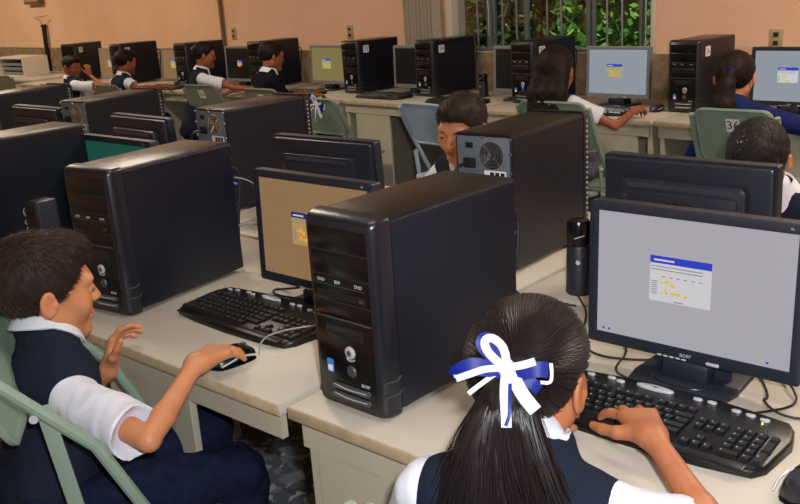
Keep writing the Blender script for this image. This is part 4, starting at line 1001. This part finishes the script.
def bow(parent, to, k=1.0):
    q = .00026*k; z = lambda a: a*.001*k
    def P(l): return [((x-330)*q, (215-y)*q, z(h)) for x, y, h in l]
    kn = MB(); kn.add(*[(lambda mm: ([to(Vector(v)) for v in mm.v], mm.f))(MB().box((0, 0, z(7)), (.022*k, .019*k, .012*k), 'ribbon_white', .005*k, Matrix.Rotation(.4, 3, 'Z'), 3))][0], 'ribbon_white'); root = kn.build('hair_bow', parent)
    S = [('ribbon_blue', [(330, 225, 6), (240, 215, 14), (165, 200, 18), (95, 230, 12), (80, 255, 6)], 84), ('ribbon_blue', [(330, 215, 5), (250, 150, 12), (205, 90, 16), (240, 55, 12), (290, 110, 7), (300, 150, 5)], 58),
         ('ribbon_white', [(330, 215, 7), (250, 150, 16), (222, 85, 21), (262, 60, 19), (322, 110, 12), (335, 200, 7)], 42), ('ribbon_white', [(320, 215, 9), (230, 215, 20), (170, 235, 20), (85, 262, 12)], 34),
         ('ribbon_white', [(110, 190, 9), (95, 215, 10), (88, 260, 8)], 30), ('ribbon_white', [(300, 225, 7), (240, 265, 14), (190, 300, 14), (143, 335, 12)], 24),
         ('ribbon_blue', [(340, 225, 6), (420, 235, 14), (480, 222, 18), (532, 228, 14)], 76), ('ribbon_blue', [(350, 225, 5), (400, 250, 11), (450, 290, 13), (488, 318, 9)], 60),
         ('ribbon_white', [(340, 210, 9), (400, 205, 19), (470, 185, 20)], 38), ('ribbon_white', [(545, 195, 13), (548, 250, 14), (540, 292, 12), (490, 285, 10)], 17),
         ('ribbon_white', [(350, 230, 9), (380, 300, 12), (415, 335, 14)], 46), ('ribbon_white', [(360, 250, 8), (400, 340, 22), (462, 420, 24)], 66),
         ('ribbon_white', [(330, 230, 10), (318, 330, 27), (322, 430, 30), (322, 495, 30)], 50), ('ribbon_blue', [(346, 290, 22), (340, 380, 31), (338, 440, 33), (318, 486, 32)], 17)]
    for m, l, w in S:
        b = MB(); ribbon(b, P(l), w*q, m, to); b.build('ribbon', root, ang=60)
    return root

# ------------------------------------------------------------------ people
def seated(head, ang, rdir=None, s=.95, lean=.06, **kw):
    """joint set for a seated child; ang = yaw of the facing direction (0 = +y)"""
    f = np.array((-math.sin(ang), math.cos(ang), 0)); r = np.array((math.cos(ang), math.sin(ang), 0)); u = np.array((0, 0, 1.)); H = np.array(head, float)
    nk = H-u*.118-f*.040; sh = H-u*.165*1-f*.055; pl = np.array((H[0], H[1], .52))-f*(lean+.10)
    J = dict(head=H, look=kw.get('look', tuple(f+np.array((0, 0, -.15)))), neck=nk, pelvis=pl, SL=sh-r*.128, SR=sh+r*.128)
    for a, sg in (('L', -1), ('R', 1)):
        J['E'+a] = sh+r*sg*.175+f*.08-u*.20; J['W'+a] = np.array(tuple((sh+r*sg*.13+f*.26)[:2])+(.775,))
        J['H'+a] = pl+r*sg*.075; J['K'+a] = pl+r*sg*.10+f*.37+u*.0; J['A'+a] = J['K'+a]*np.array((1, 1, 0))+f*.03+u*.09
    J.update({k: (np.array(v, float) if k in ('EL', 'ER', 'WL', 'WR', 'neck', 'pelvis', 'SL', 'SR', 'KL', 'KR', 'HL', 'HR', 'AL', 'AR') else v) for k, v in kw.items()})
    return J
# boy with the mouse
JB = dict(head=(-1.752, .822, .928), look=(.26, .96, -.10), tilt=-.04, lid=-.5, neck=(-1.742, .795, .842), pelvis=(-1.675, .715, .525), SL=(-1.835, .825, .768), SR=(-1.578, .758, .748),
          ER=(-1.345, .770, .728), WR=(-1.415, .935, .797), EL=(-1.83, .87, .60), WL=(-1.735, .921, .708), HR=(-1.60, .70, .525), HL=(-1.75, .74, .525), KR=(-1.455, 1.03, .500), KL=(-1.65, 1.10, .505),
          AR=(-1.42, 1.02, .09), AL=(-1.62, 1.12, .09), sleeve=.86, slv=.058)
boy, bh, c, B, g, R0 = person('boy in navy vest and white shirt at left with his hand on a mouse', (-1.675, .715, 0), JB, 'skin', 'hair_brown', 'short', h=.0034, s=.95, hs=1.06, seed=4, vest_w=.86,
    hand_args=dict(R=dict(d=(-.30, .95, -.10), n=(0, .1, 1), s=(-1, -.2, 0), L=.160, per=[(.12, .3, .2), (.08, .3, .2), (.10, .32, .25), (.2, .35, .3)], spread=.26, thumb=(.7, .5, -.35)),
                   L=dict(d=(.02, .42, .90), n=(-.62, -.62, .25), s=(.69, -.545, .24), L=.145, per=[(.35, .5, .3), (.5, .6, .3), (.6, .6, .35), (.7, .6, .4)], spread=.22)))
# short hair tufts growing out of the hair mesh
def tufts(n, parent, B, mat_, hs=1.0, ln=.014, seed=2):
    r_ = np.random.default_rng(seed); me = parent.data; N = len(me.vertices); co = np.empty(N*3); me.vertices.foreach_get('co', co); co = co.reshape(-1, 3)
    no = np.empty(N*3); me.vertex_normals.foreach_get('vector', no); no = no.reshape(-1, 3); w = MB(); c0 = co.mean(0)
    for i in r_.choice(N, n):
        p = co[i]; d = no[i]; q = B@(p-c0)/.09; fl = B[1]*.55+B[0]*.35*q[0]+B[2]*(.15 if q[1] > 0 else -.7)-B[2]*.5*abs(q[0])
        fl = fl-d*(fl@d); fl /= np.linalg.norm(fl)+1e-9; t = fl+d*r_.uniform(.15, .55)+r_.normal(size=3)*.14; t /= np.linalg.norm(t); sd = np.cross(t, d); sd /= np.linalg.norm(sd)+1e-9
        L = ln*r_.uniform(.5, 1.3)*hs; wd = .0009; p = p-d*.001
        w.add([tuple(p-sd*wd), tuple(p+sd*wd), tuple(p+d*.0014), tuple(p+t*L)], [(0, 1, 3), (1, 2, 3), (2, 0, 3), (0, 2, 1)], mat_)
    return w.build('hair_tuft', parent, smooth=False)
tufts(6500, bh, B, 'hair_strand_brown')['kind'] = 'stuff'

# girl with the bow
JG = dict(head=(-.674, 1.006, .934), look=(-.08, .99, -.10), cs=.75, neck=(-.636, .945, .848), pelvis=(-.63, .855, .525), SL=(-.768, .865, .782), SR=(-.495, .940, .795), ER=(-.385, 1.010, .765), WR=(-.550, 1.145, .808),
          EL=(-.86, .93, .62), WL=(-.80, 1.13, .785), HR=(-.55, .86, .525), HL=(-.71, .86, .525), KR=(-.53, 1.16, .525), KL=(-.75, 1.16, .525), AR=(-.52, 1.2, .09), AL=(-.76, 1.2, .09), sleeve=.75)
girl, gh, c, B, g, R0 = person('girl in navy vest with a blue and white bow in her ponytail, seen from behind', (-.63, .855, 0), JG, 'skin_mid', 'hair_black', 'sleek', h=.0034, s=.95, seed=9,
    hand_args=dict(R=dict(d=(-.70, .70, -.02), n=(0, 0, 1), s=(-.7, -.7, 0), L=.150, per=[(.15, .35, .3), (.15, .35, .3), (.15, .35, .3), (.2, .35, .3)], spread=.42, thumb=(.55, .8, -.15)),
                   L=dict(d=(.35, .92, -.05), n=(0, 0, 1), s=(1, -.2, 0), L=.148, per=[(.25, .55, .5)]*4)), vest_w=.88)
# combed strands drawn back to the tie, then a loose ponytail
tie = np.array((.034, -.097, .050))
def onhead(p, out=.0022):
    q = p-np.array((0, -.014, .030)); R_ = np.array((.0841, .103, .091)); k = 1/np.sqrt(((q/R_)**2).sum()); n_ = q/R_**2; n_ /= np.linalg.norm(n_); return q*k+np.array((0, -.014, .030))+n_*out, n_
r_ = np.random.default_rng(5); w = MB(); k = 0
def strand(w, pts, n_list, wd, m):
    vs = []; n = len(pts)
    for i, (p, nn) in enumerate(zip(pts, n_list)):
        d = pts[min(i+1, n-1)]-pts[max(i-1, 0)]; sd = np.cross(d, nn); sd /= np.linalg.norm(sd)+1e-9; ww = wd*(1 if 0 < i < n-1 else .4)
        for q in (p-sd*ww, p+nn*ww*.9, p+sd*ww): vs.append(tuple(g(*q)-R0))
    w.add(vs, [(i*3+j, i*3+(j+1) % 3, i*3+3+(j+1) % 3, i*3+3+j) for i in range(n-1) for j in range(3)], m)
while k < 900:
    d = r_.normal(size=3); d /= np.linalg.norm(d); p = np.array((0, -.014, .03))+d*.09
    hl = np.interp(p[1], [-.11, -.075, -.035, -.012, .010, .030, .060, .10], [-.085, -.080, -.040, .022, .026, .044, .066, .074])
    if not (hl < p[2]): continue
    if k < 500 and p[2] > hl+.02: continue      # most start at the hairline
    T0, n0 = onhead(tie); pts = []; ns = []
    for i in range(13):
        t = i/12; q = p*(1-t)+T0*t; q2, nn = onhead(q, .0012+.0018*r_.uniform()); pts.append(q2 if t < .97 else T0+nn*.004); ns.append(nn)
    strand(w, pts, ns, .0009, 'hair_strand'); k += 1
w.build('hair_strand', gh, smooth=True, ang=80)['kind'] = 'stuff'
F = Field()
def gp(x, y, z): return g(x, y, z)
# ponytail core: comes out behind the tie and falls over the back, fanning out
core = [(.034, -.100, .048, .020), (.036, -.136, .014, .030), (.034, -.144, -.050, .040), (.032, -.140, -.120, .048), (.032, -.126, -.195, .056), (.032, -.112, -.27, .040)]
for a, b in zip(core, core[1:]): F.cap(gp(*a[:3]), gp(*b[:3]), a[3]*.92, b[3]*.92, .02)
F.cap(gp(.03, -.135, -.09), gp(.090, -.118, -.20), .030, .030, .03); F.cap(gp(.02, -.135, -.09), gp(-.045, -.118, -.20), .030, .026, .03)
me = F.mesh('ponytail', .0036, 'hair_black', lambda P: .0009*np.sin(((P-c)@B[0])*620+3*np.sin(((P-c)@B[2])*22))+.0007*wob(P, 200))
co = np.empty(len(me.vertices)*3, np.float32); me.vertices.foreach_get('co', co); co = co.reshape(-1, 3)-R0.astype(np.float32); me.vertices.foreach_set('co', co.ravel()); me.update(); pt = link('ponytail', me, girl)
w = MB()
for k in range(2200):
    a = r_.uniform(0, 2*PI); q = math.sqrt(r_.uniform(.55, 1)); sp = r_.uniform(-1, 1) if k % 2 else 0; ph = r_.uniform(0, 6); pts = []; ns = []; N = 16; ln = r_.uniform(.80, 1.12)
    for i in range(N):
        t = i/(N-1)*ln; x = min(t*(len(core)-1), len(core)-1.001); j = int(x); u = x-j; A = np.array(core[j]); Bc = np.array(core[j+1]); C_ = A*(1-u)+Bc*u
        if t > 1: C_[2] -= (t-1)*.26
        rr = C_[3]*q*1.22; fan = sp*.095*max(0, t-.18)/.82+math.sin(ph+t*7)*.007*t
        pts.append(np.array((C_[0]+fan+rr*math.cos(a), C_[1]+rr*math.sin(a)*.9+abs(fan)*.15, C_[2]))); nn = np.array((math.cos(a), math.sin(a), .1)); ns.append(nn/np.linalg.norm(nn))
    strand(w, pts, ns, .0009, 'hair_strand')
w.build('hair_strand', pt, smooth=True, ang=80)['kind'] = 'stuff'
tp = g(*(tie+np.array((0, -.036, .006)))); bz_ = unit(np.array((0, 0, 1.4927))+np.array((0, 0, 0))-tp); bx = unit(np.cross((0, 0, 1), bz_)); by = np.cross(bz_, bx)
bow(girl, lambda v: tuple(tp+bx*v.x*1.02+by*v.y*1.02+bz_*v.z-R0), 1.0)

# second row: two boys facing us over their screens
J3 = seated((-1.905, 2.45, 1.000), PI, s=.95, lid=-.35, sleeve=.6, look=(.12, -.96, -.30), tilt=.10, neck=(-1.93, 2.525, .880), SR=(-2.075, 2.57, .815), SL=(-1.80, 2.57, .815), pelvis=(-1.94, 2.68, .52), ER=(-2.13, 2.50, .70), WR=(-2.05, 2.36, .775), EL=(-1.75, 2.50, .70), WL=(-1.80, 2.36, .775))
_, h3, c3, B3, g3, R3 = person('boy facing us between two towers, glancing down at his screen', (-1.94, 2.68, 0), J3, 'skin', 'hair_brown', 'short', h=.0042, seed=12, vest_w=1.05)
tufts(2600, h3, B3, 'hair_strand_brown')['kind'] = 'stuff'
J4 = seated((-.907, 2.50, .948), PI, s=.95, look=(.10, -.80, -.62), neck=(-.885, 2.585, .845), SR=(-1.02, 2.60, .785), SL=(-.765, 2.60, .78), cs=.7, sleeve=.5, pelvis=(-.885, 2.70, .52), ER=(-1.07, 2.52, .70), WR=(-.98, 2.38, .775), EL=(-.70, 2.52, .70), WL=(-.78, 2.38, .775))
_, h4, c4, B4, g4, R4 = person('boy with bowed head whose hair shows above the black monitor at right', (-.885, 2.70, 0), J4, 'skin', 'hair_black', 'short', h=.0045, seed=14, vest_w=1.05)
tufts(2600, h4, B4, 'hair_strand', ln=.010)['kind'] = 'stuff'
# back row: students facing the wall
J6 = seated((-2.40, 3.86, 1.02), .12, lean=.02, ER=(-2.12, 3.94, .755), WR=(-2.155, 4.20, .79), SR=(-2.285, 3.83, .865), SL=(-2.50, 3.83, .85))
person('long-haired girl reaching right for a mouse below the bright window', (-2.42, 3.76, 0), J6, 'skin_brown', 'hair_dark', 'long', h=.006, s=.92, hs=1.06, seed=21, face=False, trouser='cloth_grey',
    hand_args=dict(R=dict(d=(-.1, 1, -.05), n=(0, 0, 1), s=(-1, 0, 0), L=.15), L=dict(d=(.1, 1, -.05), n=(0, 0, 1), s=(1, 0, 0), L=.15)))
J5 = seated((-1.552, 3.961, .995), .12, lean=.0, mat='cloth_bluejacket', SR=(-1.40, 3.92, .83), SL=(-1.62, 3.93, .83), ER=(-1.24, 4.06, .775), WR=(-1.30, 4.28, .785), collar=False)
_, h5, c5, B5, g5, R5 = person('girl with a ponytail and blue jacket at the right end of the back row', (-1.56, 3.86, 0), J5, 'skin', 'hair_dark', 'tail', 'jacket', h=.006, seed=25, face=False,
    hand_args=dict(R=dict(d=(-.1, 1, -.05), n=(0, 0, 1), s=(-1, 0, 0), L=.15), L=dict(d=(.1, 1, -.05), n=(0, 0, 1), s=(1, 0, 0), L=.15)))
w = MB(); w.tube([tuple(g5(.014*math.cos(a), -.118, .024+.014*math.sin(a))-R5) for a in [2*PI*i/14 for i in range(15)]], .005, 'ribbon_blue', 8); w.build('hair_tie', h5)
J7 = seated((-4.82, 4.13, 1.062), -.25, lean=.05, mat='cloth_dark', collar=True, look=(.35, .93, -.18))
person('student in a dark sweater with white collar seated right of the conduit pipe', (-4.85, 4.02, 0), J7, 'skin_brown', 'hair_dark', 'short', 'jacket', h=.007, s=.92, hs=.86, face=False, seed=31,
    hand_args={a: dict(d=(.2, 1, -.05), n=(0, 0, 1), s=(q, 0, 0), L=.15) for a, q in (('R', -1), ('L', 1))})
J8 = seated((-5.60, 4.15, 1.065), -.45, lean=.05, look=(.55, .83, -.15), ER=(-5.28, 4.16, .83), WR=(-5.13, 4.33, .80))
person('student in vest and white sleeve reaching right along the back row', (-5.63, 4.05, 0), J8, 'skin_brown', 'hair_dark', 'short', h=.007, s=.86, hs=.84, face=False, seed=33,
    hand_args={a: dict(d=(.5, .85, -.05), n=(0, 0, 1), s=(q, 0, 0), L=.15) for a, q in (('R', -1), ('L', 1))})
J9 = seated((-6.62, 4.12, 1.01), -.1, lean=.05, ER=(-6.42, 4.06, .81), WR=(-6.48, 4.30, .785))
person('student in vest seen from behind, second from left in the back row', (-6.64, 4.02, 0), J9, 'skin_brown', 'hair_dark', 'short', h=.007, s=.86, hs=.86, seed=35, face=False,
    hand_args={a: dict(d=(.1, 1, -.05), n=(0, 0, 1), s=(q, 0, 0), L=.15) for a, q in (('R', -1), ('L', 1))})
J10 = seated((-7.50, 4.13, .965), -.8, lean=.03, look=(.95, .30, -.25), SR=(-7.36, 4.05, .81), SL=(-7.56, 4.24, .81), ER=(-7.16, 4.22, .775), WR=(-7.35, 4.20, .885), pelvis=(-7.55, 4.02, .52))
person('student resting chin on hand at the far left of the back row', (-7.55, 4.02, 0), J10, 'skin_brown', 'hair_dark', 'short', h=.007, s=.84, hs=.82, face=False, seed=37,
    hand_args=dict(R=dict(d=(-.2, .05, 1), n=(.8, -.3, .1), s=(-.3, -.9, 0), L=.13, curl=(.6, .6, .5)), L=dict(d=(.6, .8, -.05), n=(0, 0, 1), s=(.8, -.6, 0), L=.14)))

# ------------------------------------------------------------------ chairs in place
chair('pale green metal folding chair the boy with the mouse sits on', (-1.575, .81, 0), -.60, 'chair_green', bars=((-.26, 1.0), (-.13, .865), (.05, .685), (.27, 0)), top=.98, bw=.38)
chair('green folding chair of the girl with the bow, only its top rail in view', (-.60, .945, 0), .06, 'chair_green', None, .865)
chair('grey-green folding chair marked 36 behind the blue-jacketed girl', (-1.43, 3.88, 0), -.02, 'chair_green', '36', .91)
chair('green folding chair of the long-haired girl', (-2.33, 3.95, 0), -.05, 'chair_green', None, .90, .38)
chair('empty blue-grey folding chair behind the boy facing us', (-3.09, 3.90, 0), -.12, 'chair_blue', None, .87)
chair('dark green folding chair with a blue ribbon hanging on it', (-4.12, 4.08, 0), .0, 'chair_green', None, .84)
chair('olive folding chair with a white number sticker, behind the dark-sweatered student', (-4.68, 4.11, 0), .0, 'chair_olive', '32', .88)
chair('olive folding chair with a number sticker, behind the white-sleeved student reaching right', (-5.44, 4.17, 0), .1, 'chair_olive', '33', .88)
chair('olive folding chair of the student second from left', (-6.56, 4.11, 0), .0, 'chair_olive', None, .86)
chair('olive folding chair of the student with chin on hand', (-7.45, 4.06, 0), -.5, 'chair_olive', None, .84)
chair('folding chair of the boy facing us between two towers', (-1.94, 2.72, 0), PI, 'chair_green', None, .80)
chair('folding chair of the boy with bowed head at right', (-.885, 2.74, 0), PI, 'chair_green', None, .80)
chair('green folding chair at the lower left corner behind the boy', (-2.38, .62, 0), -.2, 'chair_green')
chair('folding chair at the far left beside the pale table', (-9.15, 4.2, 0), 1.0, 'chair_olive', None, .86)
t = thing('ribbon_bow', 'small blue and white ribbon bow hanging on a dark green chair back', 'bow', (-4.10, 3.850, .80))
bow(t, lambda v: (v.x*1.4, -.012-v.z*.6, v.y*1.6), .9)
t = thing('school_bag', 'dark blue bag with pale strap on the far left chair', 'bag', (-9.15, 4.2, .452))
MB().bb(-.15, .15, -.12, .12, 0, .30, 'cloth_bluejacket', .07, 4).build('bag_body', t); MB().tube([(-.1, -.11, .25), (-.12, -.17, .32), (0, -.16, .36), (.12, -.17, .30), (.1, -.12, .1)], .012, 'cable_grey', 8, 2).build('strap', t)

# ------------------------------------------------------------------ groups of look-alikes
GR = {'computer_tower': 'black computer towers on the desks', 'computer_monitor': 'flat monitors on the desks', 'computer_keyboard': 'black keyboards', 'computer_mouse': 'computer mice', 'computer_speaker': 'small desktop speakers',
      'computer_desk': 'laminate computer desks in three rows', 'folding_chair': 'metal folding chairs', 'person': 'students at the computers', 'wall_outlet': 'outlet plates on the back wall', 'ceiling_light': 'tube lights on the ceiling',
      'cable': 'loose cords', 'shrub_trunk': 'stems in the shrubbery'}
for o in COL.objects:
    if o.parent is None and o.name.split('.')[0] in GR: o['group'] = GR[o.name.split('.')[0]]
